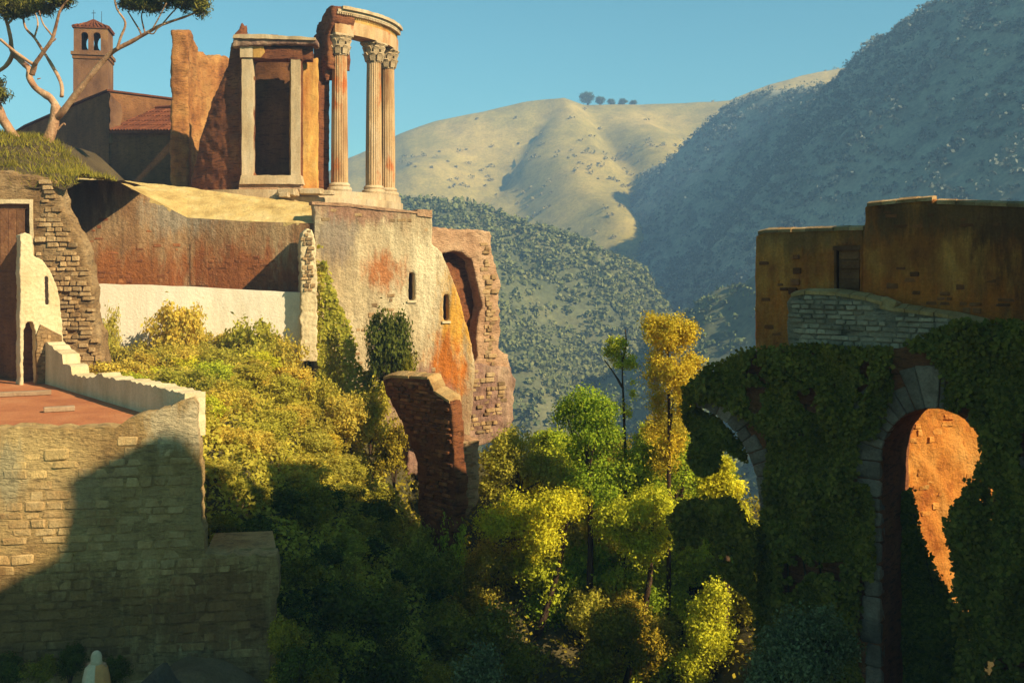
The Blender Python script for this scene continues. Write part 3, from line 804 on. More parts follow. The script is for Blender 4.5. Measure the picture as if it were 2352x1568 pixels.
pole = tubes("cross", [([apex - Vector((0, 0, .1)), apex + Vector((0, 0, .7))], [.022, .016])], MAT["iron"], bt, 6)
tubes("cross_arm", [([apex + Vector((-.14, 0, .48)), apex + Vector((.14, 0, .48))], [.02, .02])], MAT["iron"], pole, 6)
tubes("lightning_rod", [([apex + Vector((.55, 0, -.35)), apex + Vector((.56, 0, .6))], [.02, .014])], MAT["iron"], bt, 6)

# ------------------------------------------------------------------ retaining wall, bank, whitewashed wall
rp1, rp2 = PL(430, 47.0, 12), PL(430, 47.0, -3)
ret = thing("retaining_wall", P(430, 700, 47), "rust stained grey retaining wall below the temple", "wall")
slab("wall_face", rp1, [[(120, 720), (120, 413), (265, 414), (350, 458), (430, 500), (430, 720)]], .9, MAT["retaining"], ret)
slab("wall_face", rp2, [[(430.3, 720), (430.3, 500), (560, 508), (724, 513), (724, 720)]], .9, MAT["retaining"], ret)
# recessed blocked doorway stain edge
slab("blocked_doorway", rp2, [arch_px := [(438, 655), (438, 560), (446, 545), (462, 540), (474, 550), (478, 655)]], .1, MAT["retaining"], ret, front=.03)
stones(ret, rp2, [(440, 650), (440, 600), (520, 560), (700, 620), (715, 650)], .16, .34, [MAT["brickpiece"]], 60, depth=.25, proud=.012, cover=.2, seed=51, gap=.05)
stones(ret, rp1, [(150, 650), (150, 500), (260, 470), (420, 560), (425, 650)], .16, .34, [MAT["brickpiece"]], 60, depth=.25, proud=.012, cover=.15, seed=52, gap=.05)
# sunlit bank between the wall top and the temple
top = [rp1.pt(*rp1.uv(x, y), -.02) for x, y in ((120, 412), (265, 413), (350, 457), (430, 499))] + [rp2.pt(*rp2.uv(x, y), -.02) for x, y in ((500, 503), (560, 507), (640, 510), (726, 512))]
upper = [P(120, 411, 50), P(268, 410, 50), P(350, 420, 50.2), P(430, 428, 50.3), P(500, 438, 50.3), P(560, 446, 50.2), P(640, 456, 50.2), P(726, 466, 50.2)]
mid = [a.lerp(b, .5) + Vector((0, 0, .07)) for a, b in zip(top, upper)]
tail = [Vector((v.x, 61, v.z - .3)) for v in upper]
rows = [top, mid, upper, tail]
V = [v for r in rows for v in r] + [Vector((v.x, v.y + .1, 0.2)) for v in top]
Fc = [(j * 8 + i, j * 8 + i + 1, (j + 1) * 8 + i + 1, (j + 1) * 8 + i) for j in range(3) for i in range(7)]
Fc += [(32 + i, 32 + i + 1, i + 1, i) for i in range(7)]
bank = mk("bank", V, Fc, MAT["bank"], loc=P(430, 500, 48))
ss = bank.modifiers.new("sub", 'SUBSURF'); ss.subdivision_type = 'SIMPLE'; ss.levels = ss.render_levels = 4
dd = bank.modifiers.new("relief", 'DISPLACE'); dd.texture = cloud(.6); dd.strength = .14; dd.mid_level = .8
tag(bank, "sunlit dry earth bank on top of the retaining wall", None, kind="structure")
# platform the whole cliff top stands on
plat = mk("terrace_ground", [(-70, 48.3, -.2), (-9.6, 48.3, -.2), (-7.2, 52, -.2), (-5.4, 60, -.2), (-6, 85, -.2), (-70, 85, -.2)] + [(-70, 48.3, -9), (-9.6, 48.3, -9), (-7.2, 52, -9), (-5.4, 60, -9), (-6, 85, -9), (-70, 85, -9)],
     [(0, 1, 2, 3, 4, 5)] + [(i, (i + 1) % 6, 6 + (i + 1) % 6, 6 + i) for i in range(6)], MAT["rubble"], loc=(-20, 60, -9))
tag(plat, "raised ground of the cliff top under the temple and church", None, kind="structure")
fill = mk("terrace_ground", [(-70, 62, -.2), (-9, 62, -.2), (-9, 90, -.2), (-70, 90, -.2), (-70, 62, 4.6), (-9, 62, 3.0), (-9, 90, 3.0), (-70, 90, 4.6)],
     [(4, 5, 6, 7), (0, 1, 5, 4), (1, 2, 6, 5), (2, 3, 7, 6), (3, 0, 4, 7)], MAT["church"], loc=(-20, 70, 0))
tag(fill, "dark ground below the church", None, kind="structure")

wp = PL(480, 44.5, 3)
white = slab("whitewashed_wall", wp, [[(150, 860), (150, 655), (228, 652), (420, 658), (560, 666), (695, 672), (695, 860)]], .5, MAT["white"], jag=.015, step=.6)
tag(white, "bright whitewashed wall in the sun above the yellow hedge", "wall")
pp = PL(708, 44.2, 14)
pier = thing("pier", pp.pt(*pp.uv(708, 830)), "narrow sunlit masonry pier at the end of the white wall", "pier")
pc = slab("pier_core", pp, [[(690, 830), (690, 560), (694, 535), (704, 525), (716, 528), (724, 560), (728, 660), (728, 830)]], 2.2, MAT["cream"], pier, jag=.05, step=.2)
rough(pc, .04, .08, .15)
stones(pier, pp, [(690, 670), (690, 540), (704, 526), (718, 530), (725, 580), (727, 670)], .17, .24, [MAT["rubblepiece"]], 40, proud=.05, depth=.3, seed=12, gap=.03)

# ------------------------------------------------------------------ cliff house
hp = PL(720, 46.5, 20)
house = thing("cliff_house", hp.pt(hp.uv(850, 900)[0], -8, 1), "tall stained plaster house clinging to the cliff below the temple", "house")
slits = [[(939, 690), (939, 626), (953, 626), (953, 690)], [(1019, 737), (1019, 676), (1031, 676), (1031, 737)]]
fac = slab("facade", hp, [[(712, 1000), (726, 700), (720, 468), (800, 473), (880, 482), (960, 490), (960, 481), (991, 483), (993, 560), (1015, 580), (1040, 640), (1062, 710), (1080, 775), (1092, 845), (1080, 1000)], slits[0], slits[1]], .7, MAT["house"], house, jag=.03, step=.4, seed=5)
rough(fac, .065, .06, .18, .08, 1.2)
for k, s in enumerate(slits):
    a, b = hp.uv(*s[1]), hp.uv(*s[3])
    slab_uv("window", hp, [[(a[0] - .05, b[1] - .05), (a[0] - .05, a[1] + .05), (b[0] + .05, a[1] + .05), (b[0] + .05, b[1] - .05)]], .60, MAT["dark"], house, front=-.52)
    slab_uv("sill", hp, [[(a[0] - .08, b[1] - .1), (a[0] - .08, b[1]), (b[0] + .08, b[1]), (b[0] + .08, b[1] - .1)]], .2, MAT["cream"], house, front=.07)
cap = slab("coping", hp, [[(716, 470), (716, 463), (800, 467), (880, 477), (962, 486), (962, 491), (880, 484), (800, 475)]], .8, MAT["pinkrubble"], house, jag=.015, front=.05)
slab("chimney", hp, [[(958, 496), (958, 481), (992, 483), (992, 500)]], .9, MAT["pinkrubble"], house, front=.06, jag=.02)
stones(house, hp, [(760, 880), (770, 760), (830, 700), (900, 640), (935, 760), (1000, 820), (1040, 900), (960, 960)], .2, .36, [MAT["rubblepiece"]], 60, depth=.25, proud=.02, cover=.22, seed=44, gap=.05)
stones(house, hp, [(724, 530), (724, 475), (950, 500), (985, 500), (985, 560), (900, 520), (800, 500)], .18, .34, [MAT["rubblepiece"]], 40, depth=.25, proud=.015, cover=.3, seed=45, gap=.05)
# far half of the broken vault
vp = PL(990, 50.0, 34)
nich = [(1000, 700), (1012, 585), (1040, 576), (1065, 582), (1085, 600), (1094, 640), (1104, 680), (1108, 705), (1098, 735), (1094, 780), (1098, 820), (1080, 850), (1040, 850)]
va = slab("ruined_vault", vp, [[(985, 905), (985, 523), (1060, 527), (1126, 531), (1131, 580), (1142, 620), (1150, 650), (1146, 700), (1152, 760), (1146, 800), (1166, 812), (1172, 850), (1172, 930), (1166, 985), (1110, 1012), (985, 1012)], nich], .9, MAT["pinkrubble"], house, jag=.06, step=.22, seed=7)
rough(va, .08, .16, .4)
vb = slab("vault_lining", vp.back(.75), [[(980, 880), (980, 540), (1116, 540), (1116, 880)]], .4, MAT["brick"], house)
rough(vb, .1, .15, .5)
vsh = [vp.uv(*q) for q in [(1102, 560), (1124, 556), (1134, 620), (1144, 655), (1140, 700), (1146, 765), (1138, 800), (1152, 830), (1105, 850), (1108, 760), (1114, 700), (1106, 640)]]
stones(house, vp, None, .2, .34, [MAT["rubblepiece"]], 60, proud=.08, depth=.25, seed=14, uvpoly=vsh, cover=.6)
lb = slab("lower_wall", vp, [[(930, 1090), (930, 860), (1000, 830), (1090, 835), (1168, 842), (1176, 880), (1172, 960), (1166, 992), (1130, 1010), (1095, 1020), (1060, 1090)]], .8, MAT["violet"], house, jag=.06, step=.25, front=.3, seed=8)
rough(lb, .09, .28, .4)
stones(house, vp.back(-.3), [(960, 980), (965, 880), (1010, 845), (1090, 850), (1164, 856), (1168, 900), (1160, 975), (1110, 1000), (1060, 1010)], .2, .36, [MAT["rubblepiece"]], 110, depth=.3, proud=.08, cover=.55, seed=61, gap=.04)

# brown broken pier in front of the house
qp = PL(960, 41, -46)
bpier = thing("ruined_pier", qp.pt(*qp.uv(990, 1280)), "dark brown ruined brick pier with ragged broken top", "ruin")
core = slab("pier_core", qp, [[(879, 868), (900, 862), (985, 866), (998, 895), (1034, 920), (1042, 1000), (1050, 1150), (1044, 1210), (1020, 1290), (990, 1290), (962, 1200), (957, 1060), (940, 1015), (905, 940), (884, 900)]], .55, MAT["brick"], bpier, jag=.07, step=.22, seed=3)
rough(core, .08, .16, .35)
stones(bpier, qp, [(886, 874), (980, 874), (1000, 905), (1030, 928), (1038, 1000), (1044, 1150), (1030, 1230), (996, 1250), (970, 1190), (963, 1050), (912, 935)], .13, .4, [MAT["brickpiece"]], 190, proud=.07, depth=.25, name="brick", seed=4, cover=.75)
sp = PL(1070, 41.3, 22)
side = slab("brick_buttress", sp, [[(1046, 1180), (1044, 1004), (1075, 1000), (1102, 1008), (1100, 1150), (1075, 1185)]], .8, MAT["pinkrubble"], bpier, jag=.05, step=.2)
rough(side, .08, .12, .35)
stones(bpier, sp, [(1048, 1170), (1048, 1010), (1098, 1012), (1096, 1140), (1075, 1175)], .12, .34, [MAT["rubblepiece"]], 80, proud=.06, depth=.25, name="brick", seed=6)
# ------------------------------------------------------------------ terrace building, lower left
fp = PL(230, 26, 9)
TZ = -4.17
terr = thing("terrace_building", fp.pt(fp.uv(230, 1500)[0], -11), "sunlit stone terrace building with broken parapet at lower left", "building")
fo = [(-800, 1620), (-800, 987), (265, 983), (290, 965), (330, 950), (385, 938), (412, 922), (443, 914), (452, 930), (457, 1060), (463, 1180), (470, 1272), (634, 1275), (640, 1330), (625, 1480), (606, 1620)]
fu = [fp.uv(*q) for q in fo]
fw_ = slab("front_wall", fp, [fo], .7, MAT["front"], terr, jag=.045, step=.17, seed=9)
sm_poly = [(-20, 1610), (-20, 1040), (100, 1035), (300, 1010), (400, 985), (445, 990), (452, 1180), (462, 1280), (622, 1292), (626, 1380), (600, 1610)]
stones(terr, fp, sm_poly, .23, .5, [MAT["frontpiece"]], 300, depth=.3, proud=.022, cover=.75, seed=21, gap=.025, wob=.02)
lower = [fp.pt(*fp.uv(470, 1272)), fp.pt(*fp.uv(634, 1275))]
# body behind the wall: terrace floor, parapet running back
A0 = fp.pt(*fp.uv(440, 985), .35); B0 = P(80, 880, 35.7)
fr = fp.pt(*fp.uv(-800, 985), .7); fr2 = fp.pt(*fp.uv(452, 985), .7)
back_l, back_r = Vector((-33, 37.5, TZ)), Vector((-15.2, 37.5, TZ))
fl_ = mk("terrace_floor", [Vector((fr.x, fr.y, TZ)), Vector((fr2.x, fr2.y, TZ)), back_r, back_l, Vector((fr.x, fr.y, TZ - .4)), Vector((fr2.x, fr2.y, TZ - .4)), back_r - Vector((0, 0, .4)), back_l - Vector((0, 0, .4))],
     [(0, 1, 2, 3), (7, 6, 5, 4), (0, 4, 5, 1), (1, 5, 6, 2), (2, 6, 7, 3), (3, 7, 4, 0)], MAT["floor"], terr)
# parapet from the corner back to the old wall
pa = Vector((fr2.x - .25, fr2.y - .5, 0)); pb = Vector((-16.4, 36.2, 0))
pd = (pa - pb); ang = math.degrees(math.atan2(pd.y, pd.x))
ppl = Plane(pb.x, pb.y, ang)
Lp = pd.length
prof = [(0, TZ - .3), (0, TZ + 1.5), (1.2, TZ + 1.35), (2.6, TZ + 1.12), (2.7, TZ + .82), (3.5, TZ + .78), (3.6, TZ + .55), (5.2, TZ + .58), (6.2, TZ + .78), (7.6, TZ + .72), (8.6, TZ + .8), (Lp, TZ + .82), (Lp, TZ - .3)]
par = slab_uv("parapet", ppl, [prof], .55, MAT["cream"], terr, jag=.045, step=.16, seed=3)
# outer wall under the parapet
ow = slab_uv("side_wall", ppl.back(.06), [[(0, -11), (0, TZ - .3), (Lp - .1, TZ - .3), (Lp - .1, -11)]], .34, MAT["front"], terr)
# low buttress block
bl = mk("buttress_block", [fp.pt(u, z, w_) for z in (-12, fp.uv(550, 1273)[1] - .01) for u, w_ in ((fp.uv(468, 1272)[0], .6), (fp.uv(630, 1272)[0], .6), (fp.uv(630, 1272)[0] - .2, 2.3), (fp.uv(468, 1272)[0], 2.3))],
        [(0, 1, 2, 3), (4, 5, 6, 7)] + [(i, (i + 1) % 4, 4 + (i + 1) % 4, 4 + i) for i in range(4)], MAT["front"], terr)
for (px0, py0, px1, py1, wdt, lab) in [(-40, 913, 118, 906, .3, "long pale plank lying across the terrace floor"), (100, 947, 172, 943, .26, "short dark plank lying on the terrace floor")]:
    d0 = -TZ * F / (py0 - HY); d1 = -TZ * F / (py1 - HY)
    a, b = P(px0, py0, d0), P(px1, py1, d1)
    a.z = b.z = TZ + .075
    e = (b - a); L_ = e.length
    o = box("plank", (a + b) / 2, (L_, wdt, .14), MAT["plank"], None, rz=math.atan2(e.y, e.x), bev=.02, loc=(a + b) / 2)
    tag(o, lab, "plank")

# ------------------------------------------------------------------ old rubble wall with the doorway, at the back of the terrace
op_ = PL(120, 38.5, 6)
old = thing("rubble_wall", op_.pt(*op_.uv(120, 880)), "tall ragged rubble wall with a dark doorway under the pine", "wall")
oo = [(-900, 900), (-900, 390), (-10, 392), (60, 398), (110, 405), (134, 418), (143, 478), (165, 520), (192, 562), (203, 610), (214, 680), (222, 750), (240, 850), (244, 930), (100, 930)]
door = [(-60, 760), (-60, 466), (68, 466), (70, 760)]
ow_ = slab("wall_core", op_, [oo, door], 1.1, MAT["rubble"], old, jag=.07, step=.25, seed=13)
rough(ow_, .09, .14, .4)
stones(old, op_, [(78, 840), (80, 540), (84, 412), (132, 417), (142, 480), (166, 522), (191, 563), (203, 612), (213, 682), (221, 752), (238, 848)], .165, .36, [MAT["rubblepiece"]], 290, depth=.3, proud=.07, cover=.85, seed=31, gap=.03)
df = slab("door_frame", op_, [[(-64, 900), (-64, 458), (76, 458), (78, 640), (70, 640), (69, 468), (-58, 468), (-58, 900)]], .5, MAT["cream"], old, front=.06, jag=.01)
dr = slab("door", op_, [[(-58, 900), (-58, 480), (55, 480), (57, 900)]], .12, MAT["timber"], old, front=-.35)
slab("door_lintel", op_, [[(-58, 480), (-58, 467), (69, 467), (69, 480)]], .35, MAT["timber"], old, front=-.1)
slab("door_post", op_, [[(56, 900), (56, 480), (69, 480), (69, 900)]], .3, MAT["timber"], old, front=-.18)
rng = random.Random(4)
for i in range(6):
    x = -56 + i * 18.6
    slab("board", op_, [[(x, 900), (x, 481), (x + 17.6, 481), (x + 17.6, 900)]], .05, MAT["timber"], dr, front=-.30 - .012 * (i % 2))
# soil and grass on top of that wall
knoll_pts = []
nx, ny = 60, 14
V = []
for j in range(ny):
    for i in range(nx):
        px = -900 + (1070) * i / (nx - 1)
        y = 38.4 + 8.0 * j / (ny - 1)
        x = (px - CX) / F * 38.6
        crest = 405 - 92 * sm(140, 0, px) - 20 * sm(0, -200, px)
        t = j / (ny - 1)
        z = (HY - (400 + 10 * noise.noise((px * .03, 1, 2)))) / F * 38.6
        zc_ = (HY - crest) / F * 41
        z = z + (zc_ - z) * sm(0, .38, t)
        if j == 0: z -= .5
        z += .12 * noise.noise((x * 1.3, y * 1.3, 2))
        V.append(Vector((x, y, z)))
knoll = mk("knoll", V, [(j * nx + i, j * nx + i + 1, (j + 1) * nx + i + 1, (j + 1) * nx + i) for j in range(ny - 1) for i in range(nx - 1)], MAT["earth"], loc=P(40, 390, 40), smooth=True)
tag(knoll, "grassy knoll on top of the rubble wall", None, kind="structure")
kb = mk("terrace_ground", [(-46, 39.4, -5), (-17.7, 39.4, -5), (-21, 47.5, -5), (-46, 47.5, -5), (-46, 39.4, 2.9), (-17.8, 39.4, 2.5), (-21.2, 47.5, 2.4), (-46, 47.5, 2.9)], [(4, 5, 6, 7), (0, 1, 5, 4), (1, 2, 6, 5), (2, 3, 7, 6), (3, 0, 4, 7)], MAT["rubble"], loc=(-24, 43, -5))
tag(kb, "earth packed behind the rubble wall", None, kind="structure")
rs = np.random.RandomState(9)
bl_v, bl_f = [], []
KV = np.array([v[:] for v in V]).reshape(ny, nx, 3)
for k in range(21000):
    i, j = rs.uniform(0, nx - 1.01), rs.uniform(0, 7)
    p = Vector(KV[int(j), int(i)]).lerp(Vector(KV[int(j) + 1, int(i) + 1]), (j % 1 + i % 1) / 2) + Vector((rs.uniform(-.2, .2), rs.uniform(-.2, .2), -.03))
    a = rs.uniform(0, 6.28); h = rs.uniform(.08, .34); q = Vector((math.cos(a), math.sin(a), 0))
    tip = p + Vector((rs.normal() * .13, rs.normal() * .13 - .05, h))
    o = len(bl_v)
    bl_v += [p - q * .018, p + q * .018, tip]; bl_f.append((o, o + 1, o + 2))
me = bpy.data.meshes.new("grass"); org = P(40, 380, 40)
me.from_pydata([tuple(v - org) for v in bl_v], [], bl_f); me.materials.append(LEAF["grass"])
gr = register(bpy.data.objects.new("grass", me), None, org)
tag(gr, "sunlit yellow green grass round the foot of the pine", "grass", kind="stuff")

# whitewashed ruined wall stub on the terrace
sp_ = PL(90, 35.6, 38)
stub = thing("wall_stub", sp_.pt(*sp_.uv(95, 880)), "pale plastered wall stub with a slit window on the terrace", "wall")
so = [(46, 905), (46, 540), (58, 534), (73, 540), (76, 588), (98, 598), (116, 622), (130, 655), (138, 690), (143, 760), (150, 830), (120, 866), (84, 900)]
slit = [(104, 700), (103, 634), (110, 636), (112, 700)]
foot = [(54, 900), (54, 760), (62, 740), (74, 738), (82, 760), (86, 890)]
st = slab("wall_core", sp_, [so, slit, foot], .55, MAT["cream"], stub, jag=.02, step=.3, seed=2)
rough(st, .035, .05, .12, .05, .7)
slab("window", sp_, [[(102, 704), (102, 630), (113, 630), (114, 704)]], .05, MAT["dark"], stub, front=-.4)
slab("plinth", sp_, [[(84, 900), (82, 770), (92, 745), (140, 770), (150, 832), (118, 868)]], .1, MAT["rubble"], stub, front=.1, jag=.03)
stones(stub, sp_.back(-.1), [(90, 880), (88, 780), (96, 755), (136, 780), (144, 828), (118, 858)], .12, .22, [MAT["rubblepiece"]], 50, depth=.2, proud=.03, seed=17)
dp2 = PL(20, 36.8, -40)
dkw = slab("return_wall", dp2, [[(-60, 930), (-60, 700), (44, 545), (47, 545), (50, 905)]], .4, MAT["church"], stub, jag=.02)  # dark brown put in for the stub's shaded side

# ------------------------------------------------------------------ right bank: bridge, parapet, houses
BR = Plane(11.8, 30.0, -39.7)
def buv(px, py): return BR.uv(px, py)
bridge = thing("ruined_bridge", BR.pt(0, -16), "ivy covered stone bridge with one whole arch and one broken arch", "bridge")
ua, ub = buv(2025, 1060)[0], buv(2280, 1060)[0]
zs = -5.85
arch2 = arch_uv(ua, ub, zs, -17, 20, rise=(ub - ua) / 2 * 1.08)
# broken arch: its right haunch is left standing
be_pts = [(1600, 935), (1625, 940), (1660, 962), (1690, 992), (1715, 1032), (1735, 1085), (1745, 1140), (1748, 1250), (1740, 1400), (1735, 1650)]
lo_l = [buv(*q) for q in be_pts]
top_pts = [(1580, 930), (1582, 900), (1620, 868), (1680, 830), (1735, 806), (1805, 800), (1900, 806), (2060, 800), (2140, 770), (2230, 742), (2300, 742), (2500, 748)]
to = [buv(*q) for q in top_pts]
outline = to + [(to[-1][0] + 3, to[-1][1]), (to[-1][0] + 3, -17), (ub + .01, -17)] + [(u, z) for u, z in reversed(arch2[1:-1])] + [(ua - .01, -17)] + [(lo_l[-1][0], -17)] + list(reversed(lo_l))
bw = slab_uv("bridge_wall", BR, [outline], 2.4, MAT["brickvault"], bridge, jag=.0)
rough(bw, .11, .12, .5)
rng = random.Random(77)
def voussoirs(path, wlen, dep, mat, skip=0.0, front=.06, name="voussoir"):
    """wedge stones along an arch line [(u, z)]: outwards is up and away from the opening"""
    P_ = [Vector(q) for q in path]
    L = [0]
    for a, b in zip(P_, P_[1:]): L.append(L[-1] + (b - a).length)
    def at(s):
        s = min(max(s, 0), L[-1]); k = max(x for x in range(len(L) - 1) if L[x] <= s + 1e-9)
        f = (s - L[k]) / (L[k + 1] - L[k]); return P_[k].lerp(P_[k + 1], f), (P_[k + 1] - P_[k]).normalized()
    s = 0
    while s < L[-1] - wlen * .5:
        w_ = wlen * rng.uniform(.85, 1.15)
        p, t = at(s + .012); q, t2 = at(s + w_ - .012)
        n1, n2 = Vector((-t.y, t.x)), Vector((-t2.y, t2.x))
        d = dep * rng.uniform(.6, 1.25)
        fr_ = front * rng.uniform(.5, 1.5)
        if rng.random() >= skip:
            ring = [p + n1 * .01, q + n2 * .01, q + n2 * d, p + n1 * d]
            V = [BR.pt(v.x, v.y, -fr_) for v in ring] + [BR.pt(v.x, v.y, .3) for v in ring]
            o = mk(name, V, [(0, 1, 2, 3), (7, 6, 5, 4)] + [(i, (i + 1) % 4, 4 + (i + 1) % 4, 4 + i) for i in range(4)], MAT[mat], bridge)
            m = o.modifiers.new("edge", 'BEVEL'); m.width = .025; m.segments = 1
        s += w_
voussoirs(arch2[1:13], .3, 1.15, "ashlar", .12, .07)
voussoirs(arch2[12:-1], .3, .7, "ashlar", .2, .05)
voussoirs(lo_l[:-2], .42, .62, "ashlar", 0.0, .05)
# big jamb stones beside the whole arch
z = -14.5
while z < zs + .3:
    h = rng.uniform(.3, .75); w_ = rng.uniform(.35, .85) if z > -8.5 else rng.uniform(.38, .6)
    c = BR.pt(ua - w_ / 2 - .01, z + h / 2, .1)
    piece("jamb_stone", bridge, c, (w_, .36, h - .03), BR.a, MAT["ashlar"], rng)
    z += h
# curved rubble parapet above the arches
pw = BR.back(.1)
po = [(1812, 800), (1806, 700), (1818, 676), (1850, 670), (1920, 673), (1990, 684), (2030, 694), (2048, 708), (2080, 710), (2180, 724), (2262, 744), (2300, 760), (2300, 830), (1812, 830)]
par2 = thing("parapet_wall", pw.pt(*pw.uv(2000, 800)), "grey rubble parapet wall curving down above the bridge", "wall")
pc2 = slab("wall_core", pw, [po], .6, MAT["greyrubble"], par2, jag=.05, step=.25, seed=5)
rough(pc2, .08, .12, .35)
stones(par2, pw, [(1816, 800), (1812, 704), (1824, 684), (1850, 678), (1920, 681), (1988, 692), (2026, 703), (2044, 716), (2080, 719), (2180, 733), (2250, 750), (2200, 800)], .13, .36, [MAT["greypiece"]], 260, depth=.25, proud=.06, cover=.85, seed=23, gap=.03)
piece("loose_block", par2, pw.pt(*pw.uv(2040, 700), .2), (.5, .45, .34), BR.a, MAT["frontpiece"], rng, .3)
def rim_stones(parent, pl, pts, mat, length=.55, w0=-.06, w1=.3, h=.17, zoff=0.0, seed=5):
    """coping of sloped stones that catch the light along a wall top"""
    rg = random.Random(seed)
    for a, b in zip(pts, pts[1:]):
        qa, qb = Vector(pl.uv(*a)), Vector(pl.uv(*b))
        k = max(1, round((qb - qa).length / length))
        for i in range(k):
            p, q = qa.lerp(qb, (i + .02) / k), qa.lerp(qb, (i + .98) / k)
            j = rg.uniform(-.03, .03); hh = h * rg.uniform(.75, 1.2)
            V = [pl.pt(p.x, p.y + zoff, w0 + j), pl.pt(q.x, q.y + zoff, w0 + j), pl.pt(q.x, q.y + zoff + hh, w1), pl.pt(p.x, p.y + zoff + hh * .95, w1),
                 pl.pt(p.x, p.y + zoff - .1, w0 + j), pl.pt(q.x, q.y + zoff - .1, w0 + j), pl.pt(q.x, q.y + zoff - .1, w1 + .25), pl.pt(p.x, p.y + zoff - .1, w1 + .25), pl.pt(q.x, q.y + zoff + hh, w1 + .25), pl.pt(p.x, p.y + zoff + hh * .95, w1 + .25)]
            mk("coping_stone", V, [(0, 1, 2, 3), (3, 2, 8, 9), (0, 4, 5, 1), (1, 5, 6, 8, 2), (0, 3, 9, 7, 4), (7, 9, 8, 6), (4, 7, 6, 5)], MAT[mat], parent)
rim_stones(bpier, qp, [(882, 866), (900, 861), (985, 865)], "frontpiece", .4, h=.12)
rim_stones(bpier, qp, [(987, 868), (998, 894)], "frontpiece", .3, h=.12)
rim_stones(bpier, qp, [(1000, 897), (1034, 920)], "frontpiece", .3, h=.12)
rim_stones(par2, pw, [(1818, 674), (1850, 668), (1920, 671), (1990, 682), (2028, 693)], "frontpiece", .4, h=.1, seed=7)
rim_stones(par2, pw, [(2050, 707), (2080, 709), (2180, 723), (2262, 742)], "frontpiece", .4, h=.1, seed=8)
# houses behind the parapet
h1p = BR.back(.95)
h1 = thing("ruined_house", h1p.pt(*h1p.uv(1850, 830)), "roofless rust brown house with a boarded door above the bridge", "house")
dd_ = [(1921, 700), (1921, 566), (1978, 566), (1978, 700)]
b1 = slab("wall", h1p, [[(1733, 860), (1734, 545), (1742, 534), (1760, 530), (1850, 527), (1920, 524), (1985, 524), (1985, 800)], [(1921, 690), (1921, 567), (1974, 567), (1974, 690)]], 1.3, MAT["rustwall"], h1, jag=.02, step=.4, seed=2)
rough(b1, .08, .05, .5)
rim_stones(h1, h1p, [(1742, 532), (1760, 528), (1850, 525), (1984, 521)], "rubblepiece", .45, h=.07, w1=.16, seed=9)
dr1 = slab("door", h1p, [[(1918, 690), (1918, 564), (1976, 564), (1976, 690)]], .3, MAT["timber"], h1, front=-.16)
zz = [h1p.uv(1940, y)[1] for y in (690, 664, 640, 618, 596, 574)]
du0, du1 = h1p.uv(1926, 600)[0], h1p.uv(1972, 600)[0]
for a, b in zip(zz, zz[1:]):
    slab_uv("board", h1p, [[(du0, a + .012), (du0, b - .012), (du1, b - .012), (du1, a + .012)]], .04, MAT["timber"], dr1, front=-.11 + rng.uniform(-.02, .02))
slab("lintel", h1p, [[(1914, 575), (1914, 565), (1976, 563), (1976, 574)]], .3, MAT["timber"], h1, front=.04)
slab("door_post", h1p, [[(1917, 690), (1917, 575), (1922, 575), (1922, 690)]], .3, MAT["timber"], h1, front=.03)
for (x, y, s) in [(1830, 590, .2), (1832, 622, .26), (1828, 648, .3), (1822, 668, .3)]:
    u, z_ = h1p.uv(x, y)
    piece("exposed_stone", h1, h1p.pt(u, z_, 0.02), (s, .2, s * .7), h1p.a, MAT["brickpiece"], rng)
h2p = BR.back(.9)
h2 = thing("stained_house", h2p.pt(*h2p.uv(2150, 860)), "large windowless rust stained house at the right edge", "house")
b2 = slab("wall", h2p, [[(1976, 860), (1978, 600), (1986, 476), (1994, 468), (2060, 462), (2105, 458), (2140, 455), (2150, 462), (2240, 466), (2352, 470), (2560, 474), (2560, 860)]], 1.4, MAT["rustwall"], h2, jag=.02, step=.4, seed=4)
rough(b2, .09, .06, .6)
rim_stones(h2, h2p, [(1992, 467), (2060, 460), (2105, 456), (2142, 453)], "rubblepiece", .45, h=.07, w1=.16, seed=10)
rim_stones(h2, h2p, [(2152, 461), (2240, 464), (2352, 468), (2560, 472)], "rubblepiece", .45, h=.07, w1=.16, seed=11)
stones(h2, h2p, [(2000, 730), (1995, 640), (2080, 600), (2200, 660), (2340, 600), (2345, 730), (2240, 735), (2100, 700)], .17, .34, [MAT["brickpiece"]], 60, depth=.25, proud=.02, cover=.2, seed=46, gap=.05)
stones(h2, h2p, [(2000, 520), (2000, 480), (2345, 482), (2345, 520)], .15, .34, [MAT["brickpiece"]], 40, depth=.25, proud=.015, cover=.25, seed=48, gap=.05)
stones(h1, h1p, [(1745, 790), (1745, 600), (1800, 560), (1815, 680), (1805, 790)], .16, .3, [MAT["brickpiece"]], 40, depth=.25, proud=.02, cover=.25, seed=47, gap=.05)
# sunlit cliff seen through the whole arch
kp = PL(2180, 37.5, 20)
rock = thing("rock_outcrop", kp.pt(kp.uv(2200, 1650)[0], -15), "orange sunlit rubble face seen through the bridge arch", "rock")
rk = slab("rock_face", kp, [[(2040, 1650), (2040, 1010), (2100, 900), (2400, 880), (2500, 1000), (2500, 1650)]], 1.5, MAT["orange"], rock, jag=.2, step=.6, seed=3)
rough(rk, .12, .22, .5, .2, 1.2)
stones(rock, kp, [(2085, 1360), (2085, 960), (2140, 930), (2290, 940), (2290, 1360)], .26, .44, [MAT["orangepiece"]], 200, depth=.45, proud=.0, cover=.3, seed=71, gap=.035, wob=.04)
